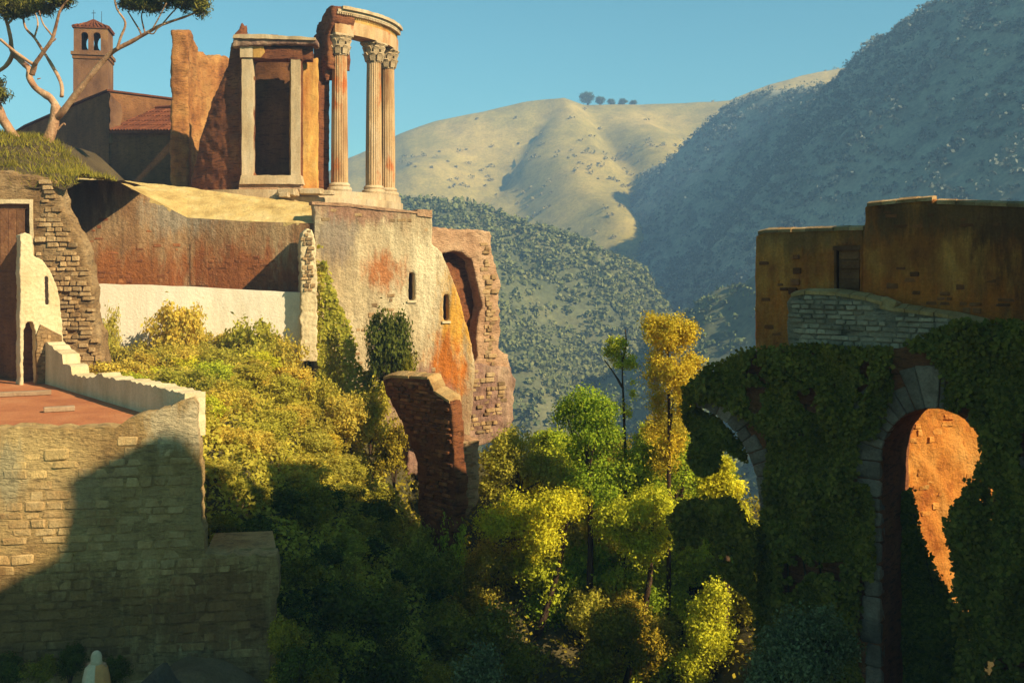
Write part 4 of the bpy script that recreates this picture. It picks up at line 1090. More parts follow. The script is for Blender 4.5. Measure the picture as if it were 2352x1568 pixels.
# ------------------------------------------------------------------ umbrella pine on the knoll
DP = 42.0
def PP(x, y, d=0.0): return P(x, y, DP + d)
pine = thing("pine_tree", PP(72, 372), "twisted old umbrella pine with bare pale limbs on the knoll", "tree")
def limb(pts, r0, r1, dd=0.0, d0=0.0):
    n = len(pts)
    return ([PP(x, y, d0 + dd * i / (n - 1)) for i, (x, y) in enumerate(pts)], [r0 + (r1 - r0) * (i / (n - 1)) ** .8 for i in range(n)])
T = [limb([(84, 395), (98, 350), (113, 317), (125, 275), (129, 243)], .30, .19),
     limb([(66, 385), (56, 350), (34, 317), (10, 280), (-5, 245), (-25, 200), (-60, 160)], .26, .12, -1)]
trunk = tubes("trunk", T, MAT["bark"], pine, 12)
B = [limb([(126, 270), (140, 262), (164, 230), (200, 185), (235, 142), (264, 116), (312, 90), (341, 74), (370, 58), (422, 40), (452, 28)], .16, .035, -1.5),
     limb([(129, 245), (115, 225), (85, 205), (68, 180), (67, 160), (55, 146), (33, 128)], .15, .11, 1),
     limb([(33, 128), (26, 110), (25, 92), (18, 60), (8, 30), (-2, 0)], .11, .05, .5, 1), limb([(30, 124), (22, 140), (10, 155), (-8, 166)], .11, .07, .5, 1),
     limb([(74, 172), (79, 152), (84, 142), (100, 119), (119, 92), (129, 58), (140, 21), (164, -8)], .12, .04, -1), limb([(80, 150), (66, 142), (34, 119), (0, 90)], .08, .05, -1),
     limb([(142, 222), (140, 190), (119, 150), (103, 124), (79, 87), (58, 63), (53, 30)], .085, .04, 1.5, .3), limb([(79, 87), (87, 53), (77, 22)], .04, .025, .3, 1.3),
     limb([(121, 84), (113, 74), (98, 53), (90, 25)], .04, .025, -.4, -.6), limb([(16, 58), (30, 40), (34, 15)], .05, .03, .5, 1),
     limb([(268, 115), (277, 87), (288, 53), (269, 22), (262, -8)], .06, .03, -.4, -.9), limb([(325, 82), (318, 66), (293, 26)], .045, .025, .4, -1),
     limb([(333, 76), (325, 40), (330, 18)], .035, .02, .4, -1), limb([(350, 68), (367, 37), (383, 6)], .035, .02, -.4, -1.2),
     limb([(372, 57), (396, 29), (424, 2)], .035, .02, .4, -1.3), limb([(338, 75), (352, 78), (362, 66), (380, 54)], .03, .02, -.3, -1.2),
     limb([(113, 100), (126, 92), (128, 88)], .04, .02), limb([(86, 182), (94, 180)], .03, .015), limb([(130, 300), (146, 284), (150, 288)], .05, .02), limb([(112, 318), (102, 302)], .04, .02),
     limb([(118, 330), (112, 342), (120, 346)], .05, .02)]
for b in B: tubes("branch", [b], MAT["bark"], trunk, 9)
pl_ = []
for (x, y, rx, rz, d) in [(-30, 5, 50, 26, 0), (20, 8, 40, 20, .8), (60, 2, 36, 22, 1.2), (95, 16, 34, 22, -.3), (60, 20, 30, 20, .4), (20, 26, 26, 20, .6), (135, -2, 36, 20, -.8), (300, 8, 30, 16, -.8), (340, 14, 24, 14, -1), (150, -40, 46, 26, -.5), (60, -45, 70, 30, .5), (-40, -50, 70, 30, 0),
                          (-2, 215, 20, 26, -1), (2, 190, 14, 14, -1), (-40, 200, 40, 40, -1), (330, -6, 26, 16, -.8), (358, 14, 22, 18, -.8), (395, -2, 30, 18, -1.3), (428, 6, 28, 22, -1.4), (462, 16, 20, 26, -1.5), (450, -12, 34, 22, -1.5), (380, -40, 70, 26, -1), (290, -40, 60, 20, -1), (300, 2, 24, 10, -.9)]:
    k = DP / F
    pl_.append(((PP(x, y, d) - ORG[pine])[:], (rx * k, rx * k * .9, rz * k * .8)))
rt = random.Random(12); tw_ = []
for c_, r_ in pl_:
    for k_ in range(5):
        c0 = Vector(c_) + ORG[pine]; q0 = c0 - Vector((rt.uniform(-.2, .2), rt.uniform(-.2, .2), r_[2] * 1.1)); q1 = c0 + Vector((rt.uniform(-1, 1) * r_[0], rt.uniform(-1, 1) * r_[1], rt.uniform(.1, .8) * r_[2]))
        tw_.append(([q0, q0.lerp(q1, .5) + Vector((rt.uniform(-.08, .08), 0, rt.uniform(-.05, .1))), q1], [.022, .015, .007]))
tubes("twigs", tw_, MAT["darkbark"], trunk, 5)
C, O = clumps(pl_, 1400, 34, .17, 71, .25)
register(bpy.data.objects.new("crown", leaf_mesh("crown", C, .2, LEAF["pine"], 72, O, .2, .5)), pine, ORG[pine])

# ------------------------------------------------------------------ bushes of the left slope
rng = random.Random(21)
pa2, pb2 = Vector((-7.3, 26.4)), Vector((-15.6, 37.5))
def left_of_terrace(x, y):
    e = pa2 - pb2; q = Vector((x, y)) - pb2
    return e.x * q.y - e.y * q.x          # positive beyond the parapet
def pix(x, y, z): return CX + F * x / y, HY - F * z / y
spots = []
y = 27.6
while y < 44.0:
    x = -13.5
    while x < -.6:
        X, Y = x + rng.uniform(-.4, .4), y + rng.uniform(-.4, .4)
        x += 1.18
        if left_of_terrace(X, Y) < 6 and Y < 38: continue
        Z = ground_z(X, Y)
        px, py = pix(X, Y, Z + .8)
        if px < 225 or px > 1120: continue
        if px > 900 and py < 960 and Y > 34: continue
        if Y > 42.5 and px > 720: continue
        if abs(X + 3.3) < 1.4 and 39.8 < Y < 42.5: continue
        spots.append((X, Y, Z, px, py))
    y += 1.15
for X, Y, Z, px, py in spots:
    s = rng.uniform(.62, 1.05)
    if py < 1090:
        kind = rng.choice(["straw", "olive", "olive", "straw", "yellow"]) if px < 640 else rng.choice(["straw", "olive", "straw", "olive"])
        zone = ("under the left end of the white wall" if px < 420 else "under the middle of the white wall" if px < 600 else "under the narrow masonry pier") if py < 870 else ("just beyond the terrace parapet" if px < 560 else "midway down the slope" if px < 760 else "close to the dark ruined pier")
        size_ = "small " if s < .75 else "large " if s > .92 else ""
        lab, grp = size_ + {"straw": "straw yellow", "olive": "olive green", "yellow": "bright yellow"}[kind] + " bush on the sunlit slope " + zone, "bushes on the sunlit slope " + zone
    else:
        kind = rng.choice(["olive", "shrub", "dark", "shrub"])  # darker leaf colours picked where the cast shadow lies
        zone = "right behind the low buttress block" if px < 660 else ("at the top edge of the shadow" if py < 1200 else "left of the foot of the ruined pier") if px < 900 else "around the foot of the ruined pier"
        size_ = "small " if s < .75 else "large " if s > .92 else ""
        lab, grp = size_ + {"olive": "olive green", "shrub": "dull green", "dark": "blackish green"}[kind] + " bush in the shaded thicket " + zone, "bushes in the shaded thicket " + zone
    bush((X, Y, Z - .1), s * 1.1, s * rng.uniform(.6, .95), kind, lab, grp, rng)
# leafy carpet that binds the bushes of the slope together
rs = np.random.RandomState(17)
C = []
while len(C) < 44000:
    X, Y = rs.uniform(-13.5, -1), rs.uniform(28, 44)
    if left_of_terrace(X, Y) < 4 and Y < 38: continue
    h = .45 + .5 * max(0, noise.noise((X * .8, Y * .8, 5)) + .3)
    C.append((X, Y, ground_z(X, Y) + h * rs.uniform(.2, 1)))
C = np.array(C); org = np.array((-7, 37, -8.0))
gc = register(bpy.data.objects.new("ground_cover", leaf_mesh("ground_cover", C - org, .16, LEAF["olive"], 6, np.tile(np.array((.35, -.25, .8)), (len(C), 1)), .6)), None, org)
tag(gc, "yellow green creeping ground cover on the slope below the white wall", "ground cover", kind="stuff")
# taller shrubs rising in front of the white wall and beside the house
for (px, pyt, D, s, sz, kind, lab) in [
    (398, 690, 43.2, 1.35, 2.1, "straw", "tall straw coloured shrub climbing highest against the white wall"),
    (245, 700, 42.6, .7, 2.0, "straw", "straggling shrub at the left end of the white wall"),
    (300, 768, 42.6, 1.2, 1.4, "straw", "low straw coloured shrub under the left part of the white wall"),
    (468, 768, 43.2, .8, 1.1, "olive", "loose olive shrub beside the tallest shrub on the white wall"),
    (575, 712, 42.8, 1.6, 2.1, "olive", "tall dense green shrub in the middle of the white wall"),
    (652, 765, 42.8, 1.2, 1.7, "straw", "rounded shrub left of the narrow masonry pier"),
    (520, 790, 42.6, .9, 1.2, "yellow", "yellow shrub between the two tall shrubs on the white wall"),
    (880, 705, 44.6, 1.15, 2.3, "dark", "dark green shrub growing against the stained house wall"),
    (925, 770, 45.0, .8, 1.4, "shrub", "small loose shrub right of the dark shrub on the house wall")]:
    q = P(px, pyt, D); h = 1.72 * sz
    bush((q.x, q.y, q.z - h), s, sz, kind, lab, None, rng, name="shrub", cat="shrub")
# creeper between the pier and the house
rs = np.random.RandomState(31)
def leaf_sheet(name, pl, poly_px, n, depth, size, kind, label, cat, seed, lump=.35, lumpscale=1.1, aspect=.8, base=0.02, bare=-.32):
    poly = [pl.uv(*q) for q in poly_px]
    us = [q[0] for q in poly]; zs_ = [q[1] for q in poly]
    rs = np.random.RandomState(seed); C = []; k = 0
    while len(C) < n and k < n * 6:
        k += 1
        u, z = rs.uniform(min(us), max(us)), rs.uniform(min(zs_), max(zs_))
        if not inside(poly, u + rs.normal() * .06, z + rs.normal() * .06): continue
        if noise.noise((u * .9 + seed, z * .6, 2)) < bare and noise.noise((u * 3, z * 3, 2)) < .2: continue
        m_ = max(0, .5 + noise.noise((u * lumpscale, z * lumpscale * .7, seed)) * 1.0)
        w_ = base + depth * m_ * rs.uniform(.35, 1) 
        C.append(pl.pt(u, z, -w_)[:])
    C = np.array(C); org = np.array(pl.pt((min(us) + max(us)) / 2, min(zs_))[:])
    out = np.tile(np.array(pl.n[:]) + np.array([0, 0, .35]), (len(C), 1))
    root = thing(name, org, label, cat)
    register(bpy.data.objects.new("leaves", leaf_mesh("leaves", C - org, size, LEAF[kind], seed, out, aspect)), root, org)
    st = []
    rr = random.Random(seed)
    for k in range(7):
        u = rr.uniform(min(us), max(us)); z = min(zs_) + .1; path = []
        for j in range(6):
            if inside(poly, u, z): path.append(pl.pt(u, z, -.03))
            u += rr.uniform(-.3, .3); z += (max(zs_) - min(zs_)) / 6
        if len(path) > 2: st.append((path, [.04 - .005 * j for j in range(len(path))]))
    if st: tubes("stem", st, MAT["darkbark"], root, 5)
    return root
leaf_sheet("creeper", PL(770, 45.6, 14), [(728, 560), (745, 600), (770, 680), (805, 760), (832, 840), (880, 890), (880, 960), (730, 960), (728, 700)], 5200, .7, .17, "olive", "green creeper hanging between the pier and the stained house", "creeper", 51)

# ------------------------------------------------------------------ trees of the gorge
def lobes_px(L, D):
    k = D / F
    return [(P(x, y, D + d), (rx * k, rx * k * .9, ry * k)) for x, y, rx, ry, d in L]
def gorge_tree(L, D, kind, label, base_px, seed, nclump=260, size=.2, trunk=None, bare=(), shell=.3, rho=.28, nleaf=24, r0=.16):
    bx, by = base_px
    lob = lobes_px(L, D)
    x, yb = (bx - CX) / F * D, D
    zb = ground_z(x, D) - .2
    topc = max(lob, key=lambda q: q[0].z)
    tr = [([Vector((x, yb, zb)), Vector((x, yb, zb)).lerp(topc[0], .5) + Vector((.2, 0, 0)), topc[0]], [r0, r0 * .7, r0 * .25])]
    if trunk: tr = [([Vector((x, yb, zb))] + [P(a, b, D) for a, b in trunk], [r0 * (1 - .75 * i / len(trunk)) for i in range(len(trunk) + 1)])]
    else:
        for c, r in lob[1:5]:
            q0 = Vector((x, yb, zb)).lerp(topc[0], .62)
            tr.append(([q0, q0.lerp(c, .5) + Vector((0, 0, .25)), c], [r0 * .4, r0 * .25, r0 * .1]))
    for b in bare: tr.append(([P(a, c, D) for a, c in b], [.055, .035, .018][:len(b)] if len(b) < 4 else [.055 - .01 * i for i in range(len(b))]))
    return tree((x, yb, zb), lob, kind, label, tr, nclump, nleaf, rho, size, seed, shell=shell)

gorge_tree([(1535, 770, 62, 56, 0), (1500, 745, 30, 26, .3), (1580, 760, 22, 34, -.3), (1590, 840, 30, 34, .3), (1515, 850, 34, 60, 0), (1556, 860, 40, 50, -.4), (1512, 940, 26, 60, .4), (1568, 930, 26, 60, -.3), (1500, 990, 22, 40, 0), (1550, 1010, 30, 50, .2), (1525, 1050, 34, 40, .3)], 41.5, "gold",
    "tall golden poplar standing against the hazy valley", (1536, 1130), 11, 520, .15, trunk=[(1536, 1130), (1537, 1000), (1536, 880), (1534, 800), (1533, 740)], bare=[[(1538, 990), (1550, 900), (1565, 830)], [(1537, 900), (1522, 850), (1508, 800)]], r0=.10, rho=.22, shell=.15)
gorge_tree([(1420, 795, 26, 22, 0), (1404, 810, 16, 16, .2), (1448, 830, 14, 28, -.2), (1455, 890, 8, 30, 0), (1444, 940, 10, 18, .2), (1428, 830, 18, 20, 0)], 42.5, "yellow",
    "thin sparse young poplar left of the golden poplar", (1437, 1090), 12, 60, .15, trunk=[(1437, 1100), (1434, 980), (1431, 900), (1428, 810)], bare=[[(1430, 890), (1412, 860), (1388, 826)], [(1429, 830), (1438, 790), (1436, 756)]], r0=.09, rho=.16)
gorge_tree([(1340, 930, 52, 42, 0), (1300, 950, 26, 34, .3), (1385, 950, 36, 40, -.4), (1350, 990, 58, 44, 0), (1400, 1010, 36, 40, 0), (1330, 1040, 40, 36, .2), (1370, 1075, 46, 44, .2), (1340, 1110, 50, 40, .3), (1390, 1140, 44, 40, .2)], 42.0, "green",
    "bright green rounded tree in front of the valley", (1350, 1180), 13, 320, .17)
gorge_tree([(1470, 1060, 40, 60, 0), (1510, 1040, 34, 50, 0), (1560, 1060, 34, 60, .5), (1430, 1080, 40, 40, 0), (1590, 1010, 14, 34, .2), (1500, 1110, 50, 44, .2), (1560, 1120, 40, 44, .2), (1450, 1130, 40, 40, .2)], 42.5, "green",
    "light green tree round the foot of the golden poplar", (1480, 1250), 14, 260, .18)
gorge_tree([(1180, 1020, 46, 34, 0), (1150, 1060, 50, 44, 0), (1230, 1070, 50, 44, .4), (1130, 1120, 36, 40, 0), (1280, 1100, 46, 44, 0)], 43.5, "olive",
    "olive green tree beside the foot of the cliff house", (1190, 1300), 15, 300, .18)
gorge_tree([(1260, 1170, 60, 48, 0), (1190, 1180, 56, 50, 0), (1310, 1150, 44, 46, .3), (1140, 1200, 46, 40, -.3), (1240, 1240, 60, 44, 0)], 41.6, "yellow",
    "yellow green tree in the sunlit middle of the gorge", (1230, 1420), 16, 320, .18)
gorge_tree([(1450, 1180, 66, 46, 0), (1400, 1210, 40, 44, 0), (1500, 1160, 46, 44, .3), (1540, 1200, 44, 46, 0), (1470, 1250, 60, 40, 0)], 41.2, "yellow",
    "broad yellow green tree below the two poplars", (1460, 1450), 17, 320, .18)
gorge_tree([(1130, 1290, 60, 44, 0), (1070, 1300, 40, 36, 0), (1200, 1300, 54, 40, .4), (1100, 1350, 60, 40, 0)], 43.0, "olive",
    "spreading olive tree at the foot of the brown ruined pier", (1130, 1500), 18, 280, .18)
gorge_tree([(1290, 1330, 46, 60, 0), (1250, 1400, 60, 44, 0), (1210, 1450, 46, 46, .2), (1300, 1400, 36, 50, 0), (1260, 1470, 36, 40, 0)], 42.5, "green",
    "fresh green bush tree lowest in the gorge", (1260, 1600), 19, 300, .18)
gorge_tree([(1560, 1300, 50, 46, 0), (1500, 1320, 40, 40, 0), (1600, 1270, 36, 40, .3), (1540, 1370, 46, 44, 0)], 42.0, "yellow",
    "yellow tree lower right in the sunlit gorge", (1550, 1500), 20, 280, .18)
gorge_tree([(1640, 1380, 30, 50, 0), (1620, 1450, 40, 50, 0), (1645, 1480, 26, 50, 0), (1600, 1530, 40, 46, .2)], 38.0, "yellow",
    "tall yellow shrub tree beside the pier of the broken arch", (1630, 1640), 21, 260, .17)
gorge_tree([(1655, 1070, 28, 36, 0), (1630, 1110, 36, 36, 0), (1640, 1160, 40, 30, .3), (1680, 1130, 24, 34, 0), (1690, 1190, 30, 30, 0)], 38.8, "yellow",
    "golden yellow tree seen through the broken arch", (1660, 1350), 22, 240, .17)
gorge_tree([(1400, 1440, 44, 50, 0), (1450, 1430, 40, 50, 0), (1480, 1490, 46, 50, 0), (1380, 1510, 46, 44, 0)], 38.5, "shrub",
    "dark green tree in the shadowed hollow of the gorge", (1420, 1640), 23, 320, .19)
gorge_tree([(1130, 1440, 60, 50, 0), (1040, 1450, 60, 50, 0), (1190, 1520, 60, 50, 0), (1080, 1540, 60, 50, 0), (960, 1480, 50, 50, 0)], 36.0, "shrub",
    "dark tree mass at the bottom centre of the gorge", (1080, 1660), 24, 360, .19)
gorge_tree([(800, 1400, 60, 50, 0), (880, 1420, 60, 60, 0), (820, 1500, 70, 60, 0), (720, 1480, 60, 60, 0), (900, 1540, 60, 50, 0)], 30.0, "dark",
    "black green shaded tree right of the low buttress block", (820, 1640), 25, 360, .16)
gorge_tree([(1850, 1440, 60, 34, 0), (1790, 1470, 44, 34, 0), (1900, 1430, 40, 34, -.3), (1930, 1480, 44, 34, 0), (1850, 1520, 80, 40, -.3), (1760, 1540, 44, 34, 0)], 25.0, "grey",
    "pale grey green leafy bush at the foot of the bridge", (1850, 1640), 26, 320, .13, rho=.2)
gorge_tree([(1110, 1510, 20, 16, 0), (1080, 1545, 26, 20, 0), (1120, 1550, 20, 16, 0)], 26.0, "grey",
    "small grey green sapling at the bottom edge", (1100, 1640), 27, 60, .13, r0=.05)
# bushes heaped on the slope of rubble between the trees
rng2 = random.Random(55)
yy_ = 39.6
while yy_ < 50:
    xx_ = -3.0
    while xx_ < 9.5:
        X, Y = xx_ + rng2.uniform(-.5, .5), yy_ + rng2.uniform(-.5, .5)
        xx_ += 1.55
        if X < 1.2 and Y > 44 or Y < 38.1 - .83 * (X - 2) + 3.6: continue
        Z = ground_z(X, Y)
        t_ = noise.noise((X * .4, Y * .4, 6))
        kind = rng2.choice(["yellow", "yellow", "olive"]) if t_ > .1 else rng2.choice(["olive", "yellow", "green"]) if t_ > -.15 else rng2.choice(["green", "shrub", "olive"])
        s_ = rng2.uniform(1.0, 1.55)
        zx, zy = pix(X, Y, Z + .8)
        zone = ("below the cliff house" if zx < 1250 else "under the bright green tree" if zx < 1430 else "round the two poplars" if zx < 1580 else "behind the broken arch") + (", upper row" if zy < 1200 else ", low down")
        lab = ("small " if s_ < 1.15 else "large " if s_ > 1.38 else "") + {"yellow": "yellow", "olive": "olive green", "green": "fresh green", "shrub": "dark green"}[kind] + " bush in the gorge thicket " + zone
        bush((X, Y, Z - .15), s_, s_ * rng2.uniform(.9, 1.3), kind, lab, "bushes in the gorge thicket " + zone, rng2)
    yy_ += 1.5
# undergrowth that fills the gorge between the trees
rs = np.random.RandomState(3)
C = []
for k in range(32000):
    X, Y = rs.uniform(-11, 14), rs.uniform(22, 62)
    if left_of_terrace(X, Y) < 4 and Y < 40 and X < -7: continue
    Z = ground_z(X, Y)
    h = max(0, noise.noise((X * .5, Y * .5, 3)) + .55) * 1.1
    C.append((X, Y, Z + rs.uniform(0, 1) * h))
C = np.array(C); org = np.array((0, 38, -18.0))
ug = register(bpy.data.objects.new("undergrowth", leaf_mesh("undergrowth", C - org, .2, LEAF["shrub"], 5, None, .6, .8)), None, org)
tag(ug, "low green undergrowth covering the floor of the gorge", "undergrowth", kind="stuff")

# ------------------------------------------------------------------ ivy on the bridge
left_ivy = [(1572, 945), (1582, 892), (1640, 838), (1720, 803), (1812, 798), (1872, 786), (1960, 798), (2040, 796), (2062, 820), (2046, 868), (2010, 900), (1996, 960), (1976, 1010), (1968, 1110), (1984, 1200), (1980, 1400), (1975, 1650), (1738, 1650), (1742, 1240), (1768, 1150), (1768, 1004), (1712, 950), (1646, 918), (1606, 922)]
leaf_sheet("ivy", BR, left_ivy, 36000, .75, .14, "ivy", "thick dark ivy over the wall between the two arches", "ivy", 61, aspect=.9)
right_ivy = [(2080, 792), (2150, 762), (2222, 728), (2292, 736), (2400, 740), (2600, 740), (2600, 1650), (2208, 1650), (2204, 1360), (2176, 1200), (2226, 1128), (2264, 1050), (2256, 990), (2222, 944), (2172, 938), (2180, 870), (2140, 812)]
leaf_sheet("ivy", BR, right_ivy, 36000, .8, .14, "ivy", "dark ivy curtain right of the whole arch", "ivy", 62, aspect=.9)
leaf_sheet("ivy", BR.back(.6), [(1574, 930), (1610, 938), (1662, 968), (1700, 1010), (1722, 1060), (1690, 1040), (1660, 1020), (1648, 1080), (1612, 1090), (1590, 1060), (1600, 1000), (1580, 980)], 3600, .5, .16, "ivy", "ragged ivy tassels hanging from the broken arch end", "ivy", 63)
leaf_sheet("ivy", BR.back(-.3), [(1560, 1180), (1590, 1145), (1640, 1150), (1680, 1140), (1720, 1180), (1750, 1240), (1740, 1400), (1700, 1330), (1640, 1260), (1580, 1250)], 6500, .9, .17, "ivy", "dark ivy bush below the broken arch", "ivy", 64)
leaf_sheet("ivy", BR.back(.9), [(2190, 1170), (2230, 1120), (2270, 1100), (2290, 1300), (2260, 1500), (2210, 1360), (2188, 1240)], 3000, .5, .16, "ivy", "ivy hanging inside the right side of the whole arch", "ivy", 65, bare=-2)

leaf_sheet("ivy", BR.back(1.9), [(2060, 1150), (2094, 1120), (2112, 1225), (2150, 1320), (2205, 1395), (2240, 1600), (2055, 1600)], 11000, .3, .16, "ivy", "dark ivy heap added to darken the lower part of the whole arch", "ivy", 66, bare=-2)  # ivy put in as a dark mass where the arch lies in shade
leaf_sheet("ivy", BR.back(-.12), [(1972, 980), (1990, 900), (2030, 860), (2052, 850), (2050, 900), (2030, 950), (2018, 1000), (1985, 1010)], 900, .25, .16, "ivy", "small ivy patch over the left shoulder of the whole arch", "ivy", 67)
leaf_sheet("ivy", BR.back(-.12), [(1968, 1120), (1996, 1110), (2006, 1180), (2014, 1300), (1996, 1330), (1970, 1300)], 1100, .25, .16, "ivy", "small ivy patch beside the tall jamb stones", "ivy", 68)
# ------------------------------------------------------------------ figure, mound and rock in the shade
gz0 = ground_z((222 - CX) / F * 24, 24)
ft = Vector(((222 - CX) / F * 24, 24, -10.6))
person = thing("person", ft, "person in a white head cloth and brown mantle walking below the terrace", "person")
me = bpy.data.meshes.new("body")
J = [(0, 0, .92), (0, 0, 1.12), (0, .01, 1.32), (0, 0, 1.42), (0, -.02, 1.52), (0, -.03, 1.6),
     (.17, 0, 1.34), (.23, .04, 1.1), (.1, .17, 1.02), (-.17, 0, 1.34), (-.23, .04, 1.1), (-.1, .17, 1.0),
     (.09, 0, .86), (.1, -.05, .48), (.1, .0, .06), (.1, -.12, .03), (-.09, 0, .86), (-.09, .06, .48), (-.1, .12, .06), (-.1, .0, .03)]
E = [(0, 1), (1, 2), (2, 3), (3, 4), (4, 5), (2, 6), (6, 7), (7, 8), (2, 9), (9, 10), (10, 11), (0, 12), (12, 13), (13, 14), (14, 15), (0, 16), (16, 17), (17, 18), (18, 19)]
me.from_pydata(J, E, []); me.materials.append(MAT["skin"])
bo = register(bpy.data.objects.new("body", me), person, ft)
sk = bo.modifiers.new("skin", 'SKIN')
rad = [.15, .14, .16, .06, .095, .07, .075, .055, .035, .075, .055, .035, .1, .07, .045, .035, .1, .07, .045, .035]
for v, r in zip(me.skin_vertices[0].data, rad): v.radius = (r, r)
me.skin_vertices[0].data[0].use_root = True
su = bo.modifiers.new("sub", 'SUBSURF'); su.levels = su.render_levels = 2
def robe(name, prof, mat, ex=1.0, fold=.03, folds=9, a0=0, a1=360, yo=0.0, wob=1.0):
    V, Fc = [], []; n = 36
    for (z, r) in prof:
        for i in range(n + 1):
            w_ = R(a0 + (a1 - a0) * i / n)
            rr = r * (1 + fold * math.sin(w_ * folds + z * 2) * (1.5 - z * .6))
            V.append(ft + Vector((rr * math.cos(w_) * ex, yo + rr * math.sin(w_) * .8, z)))
    for k in range(len(prof) - 1):
        for i in range(n): Fc.append((k * (n + 1) + i, k * (n + 1) + i + 1, (k + 1) * (n + 1) + i + 1, (k + 1) * (n + 1) + i))
    o = mk(name, V, Fc, mat, person, smooth=True)
    m = o.modifiers.new("thick", 'SOLIDIFY'); m.thickness = .015
    return o
robe("skirt", [(.05, .34), (.4, .30), (.8, .24), (1.0, .19)], MAT["cloth_dark"])
robe("mantle", [(.35, .36), (.8, .33), (1.05, .30), (1.28, .25), (1.38, .15), (1.42, .1)], MAT["cloth_brown"], a0=-85, a1=100)
robe("shawl", [(.3, .35), (.8, .335), (1.05, .305), (1.28, .255), (1.4, .14), (1.44, .1)], MAT["cloth_white"], a0=95, a1=280)
robe("head_cloth", [(1.36, .15), (1.45, .125), (1.54, .125), (1.62, .1), (1.665, .05), (1.68, .005)], MAT["cloth_white"], a0=125, a1=415, yo=-.01, fold=.015)
V, Fc = [], []
mx, my = 26, 12
for j in range(my):
    for i in range(mx):
        x = -9.9 + 5.4 * i / (mx - 1); yy = 22.6 + 3.2 * j / (my - 1)
        hgt = 1.35 * sm(-9.9, -7.9, x) * sm(-4.6, -7.6, x) * sm(22.6, 24.6, yy)
        V.append(Vector((x, yy, -11.1 + hgt + .12 * noise.noise((x * 1.4, yy * 1.4, 8)))))
mo = mk("mound", V, [(j * mx + i, j * mx + i + 1, (j + 1) * mx + i + 1, (j + 1) * mx + i) for j in range(my - 1) for i in range(mx - 1)], wall_mat("mound_soil", [(.3, (.14, .10, .05)), (.7, (.24, .17, .09))], 1.2, fine=.4, bump=.8, bs=6, seed=41), loc=(-7.5, 24, -11), smooth=True)
tag(mo, "brown earth mound below the terrace wall", None, kind="structure")
bm = bmesh.new(); bmesh.ops.create_cone(bm, cap_ends=True, segments=8, radius1=1, radius2=.12, depth=1.3)
bmesh.ops.subdivide_edges(bm, edges=bm.edges[:], cuts=2, use_grid_fill=True)
for v in bm.verts: v.co += Vector((noise.noise(v.co * 2.1), noise.noise(v.co * 2.1 + Vector((5, 0, 0))), noise.noise(v.co * 2.1 + Vector((0, 5, 0))))) * .22
me = bpy.data.meshes.new("boulder"); bm.to_mesh(me); bm.free(); me.materials.append(MAT["rock"])
bo2 = register(bpy.data.objects.new("boulder", me), None, P(375, 1545, 23.6)); bo2.scale = (.5, .4, .45); bo2.rotation_euler = (0, .15, .4)
tag(bo2, "dark pointed boulder on the earth mound", "boulder")

# ------------------------------------------------------------------ unseen house wall, added right of the frame, shaped to cast the gorge shadow
XW = 16.0
def onto_wall(px, py, D):
    q = P(px, py, D); t = (XW - q.x) / SUN.x
    r = q + SUN * t
    return (r.y, r.z)
sh_wall = [(0, 1345), (60, 1312), (130, 1280), (152, 1190), (156, 1140), (150, 1105), (240, 1058), (330, 1012), (375, 990), (395, 1010), (425, 1050), (450, 1095), (458, 1160)]
cands = []
for px, py in sh_wall:
    u, z = fp.uv(px, py); q = fp.pt(u, z)
    t = (XW - q.x) / SUN.x; r = q + SUN * t; cands.append((r.y, r.z))
hedge = [(470, 1046, 31.0), (530, 1032, 32.8), (552, 1086, 32.2), (588, 1180, 31.4), (612, 1175, 32), (616, 1056, 35), (700, 1050, 37), (742, 1076, 37), (772, 1116, 37), (810, 1120, 38.5), (900, 1090, 39.5), (965, 1100, 39.8)]
cand2 = [onto_wall(*h) for h in hedge]
row = cands + [(cands[-1][0] + .05, cands[-1][1] - .3), (cands[-1][0] + 2.3, cands[-1][1] - .4)] + sorted(c for c in cand2 if c[0] > max(q[0] for q in cands) + .2)
0 and print('ROW', [(round(a, 2), round(b, 2)) for a, b in row])
y0_, y1_ = row[0][0], row[-1][0]
ol = [(y0_ - 9, -14), (y0_ - 9, row[0][1] - 1.0), (y0_ - 4, row[0][1] - .6)] + row + [(y1_ + .8, row[-1][1] - .8), (y1_ + 1.2, -14)]
twp = Plane(XW, 0, -90)          # faces the gorge; u runs towards -Y
th = thing("shadow_wall", (XW + 1, (y0_ + y1_) / 2, -14), "tall unseen house wall on the near right bank, added to shade the gorge", "house")
tw = slab_uv("wall", twp, [[(-a, b) for a, b in ol]], 0.6, MAT["rustwall"], th, jag=.05, step=.5, seed=8)
for k in range(5):
    yy = y0_ + (k - .5) * 3.2
    zz_ = 1.5 + (k % 2) * 2.5
    slab_uv("window", twp, [[(-yy - .4, zz_), (-yy - .4, zz_ + 1.3), (-yy + .4, zz_ + 1.3), (-yy + .4, zz_)]], .02, MAT["dark"], th, front=.05)
    slab_uv("sill", twp, [[(-yy - .5, zz_ - .15), (-yy - .5, zz_), (-yy + .5, zz_), (-yy + .5, zz_ - .15)]], .02, MAT["cream"], th, front=.14)
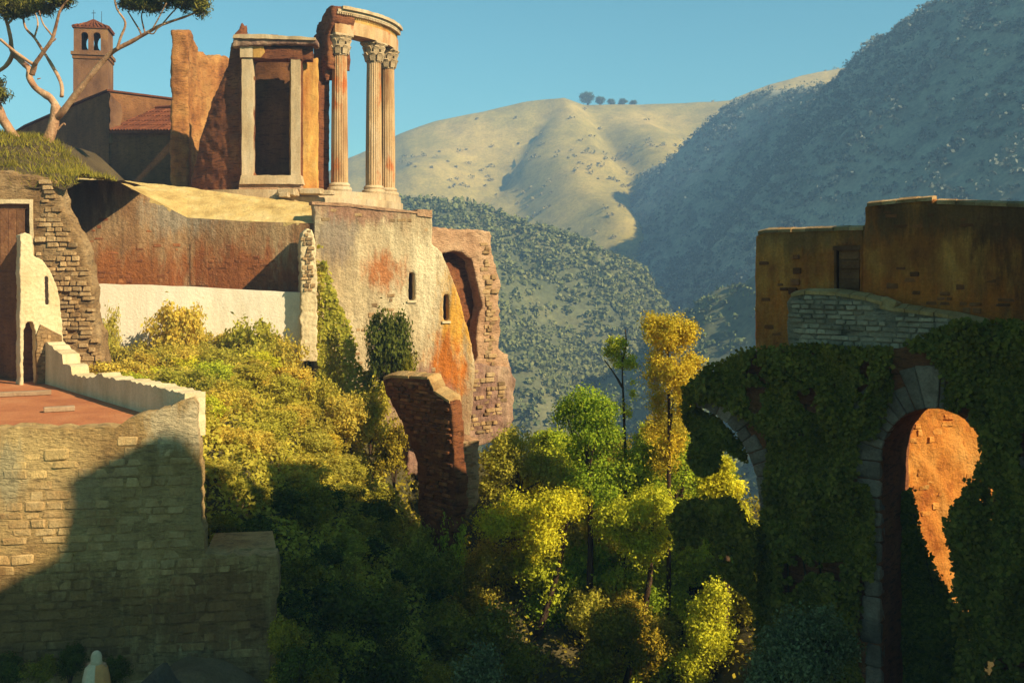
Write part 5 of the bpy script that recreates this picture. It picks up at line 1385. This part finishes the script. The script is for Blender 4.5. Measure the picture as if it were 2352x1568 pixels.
for (px, pyt, D, s, sz, kind, lab) in [
    (850, 870, 43.6, 1.1, 1.5, "olive", "olive bush low against the stained house beside the ruined pier"),
    (905, 950, 44.0, 1.1, 1.5, "shrub", "green bush wedged between the ruined pier and the house"),
    (800, 900, 42.8, 1.3, 1.4, "straw", "straw coloured bush below the hanging creeper"),
    (20, 1490, 25.0, .5, .5, "dark", "dark weed bush at the foot of the front wall by the left edge"),
    (95, 1500, 25.1, .5, .45, "shrub", "low dark bush at the wall foot left of the person"),
    (160, 1480, 25.3, .4, .5, "dark", "small dark bush close behind the person"),
    (262, 1500, 25.3, .4, .42, "dark", "small dark bush at the wall foot right of the person"),
    (650, 1400, 25.0, .6, .8, "shrub", "green bush against the corner of the low buttress block"),
    (680, 1470, 24.4, .7, .7, "dark", "dark bush in front of the low buttress block corner"),
    (955, 1185, 39.6, 1.0, 1.5, "olive", "olive bush hiding the left foot of the ruined pier"),
    (1045, 1165, 40.2, .9, 1.5, "yellow", "yellow bush hiding the right foot of the ruined pier"),
    (1000, 1240, 39.2, 1.2, 1.5, "shrub", "dull green bush in front of the foot of the ruined pier"),
    (740, 850, 43.2, 1.0, 1.5, "olive", "olive bush at the foot of the narrow masonry pier")]:
    q = P(px, pyt, D)
    bush((q.x, q.y, q.z - 1.72 * sz), s, sz, kind, lab, None, rng, name="shrub", cat="shrub")
# ------------------------------------------------------------------ haze in the valley
lo, hi = Vector((-910, -130, -80)), Vector((910, 970, 135))
V = [(x, y, z) for z in (lo.z, hi.z) for x, y in ((lo.x, lo.y), (hi.x, lo.y), (hi.x, hi.y), (lo.x, hi.y))]
hz = mk("haze", V, [(3, 2, 1, 0), (4, 5, 6, 7), (0, 1, 5, 4), (1, 2, 6, 5), (2, 3, 7, 6), (3, 0, 4, 7)], MAT["dark"], loc=(0, 0, 0))
hm = bpy.data.materials.new("haze"); hm.use_nodes = True
nt = hm.node_tree; nt.nodes.remove(nt.nodes["Principled BSDF"])
pv = nt.nodes.new("ShaderNodeVolumePrincipled")
pv.inputs["Color"].default_value = (.38, .64, 1.0, 1)
pv.inputs["Density"].default_value = 0.00072
pv.inputs["Anisotropy"].default_value = 0.0
nt.links.new(pv.outputs[0], nt.nodes["Material Output"].inputs["Volume"])
hz.data.materials[0] = hm
tag(hz, "thin bluish afternoon haze filling the valley air", "haze", kind="stuff")
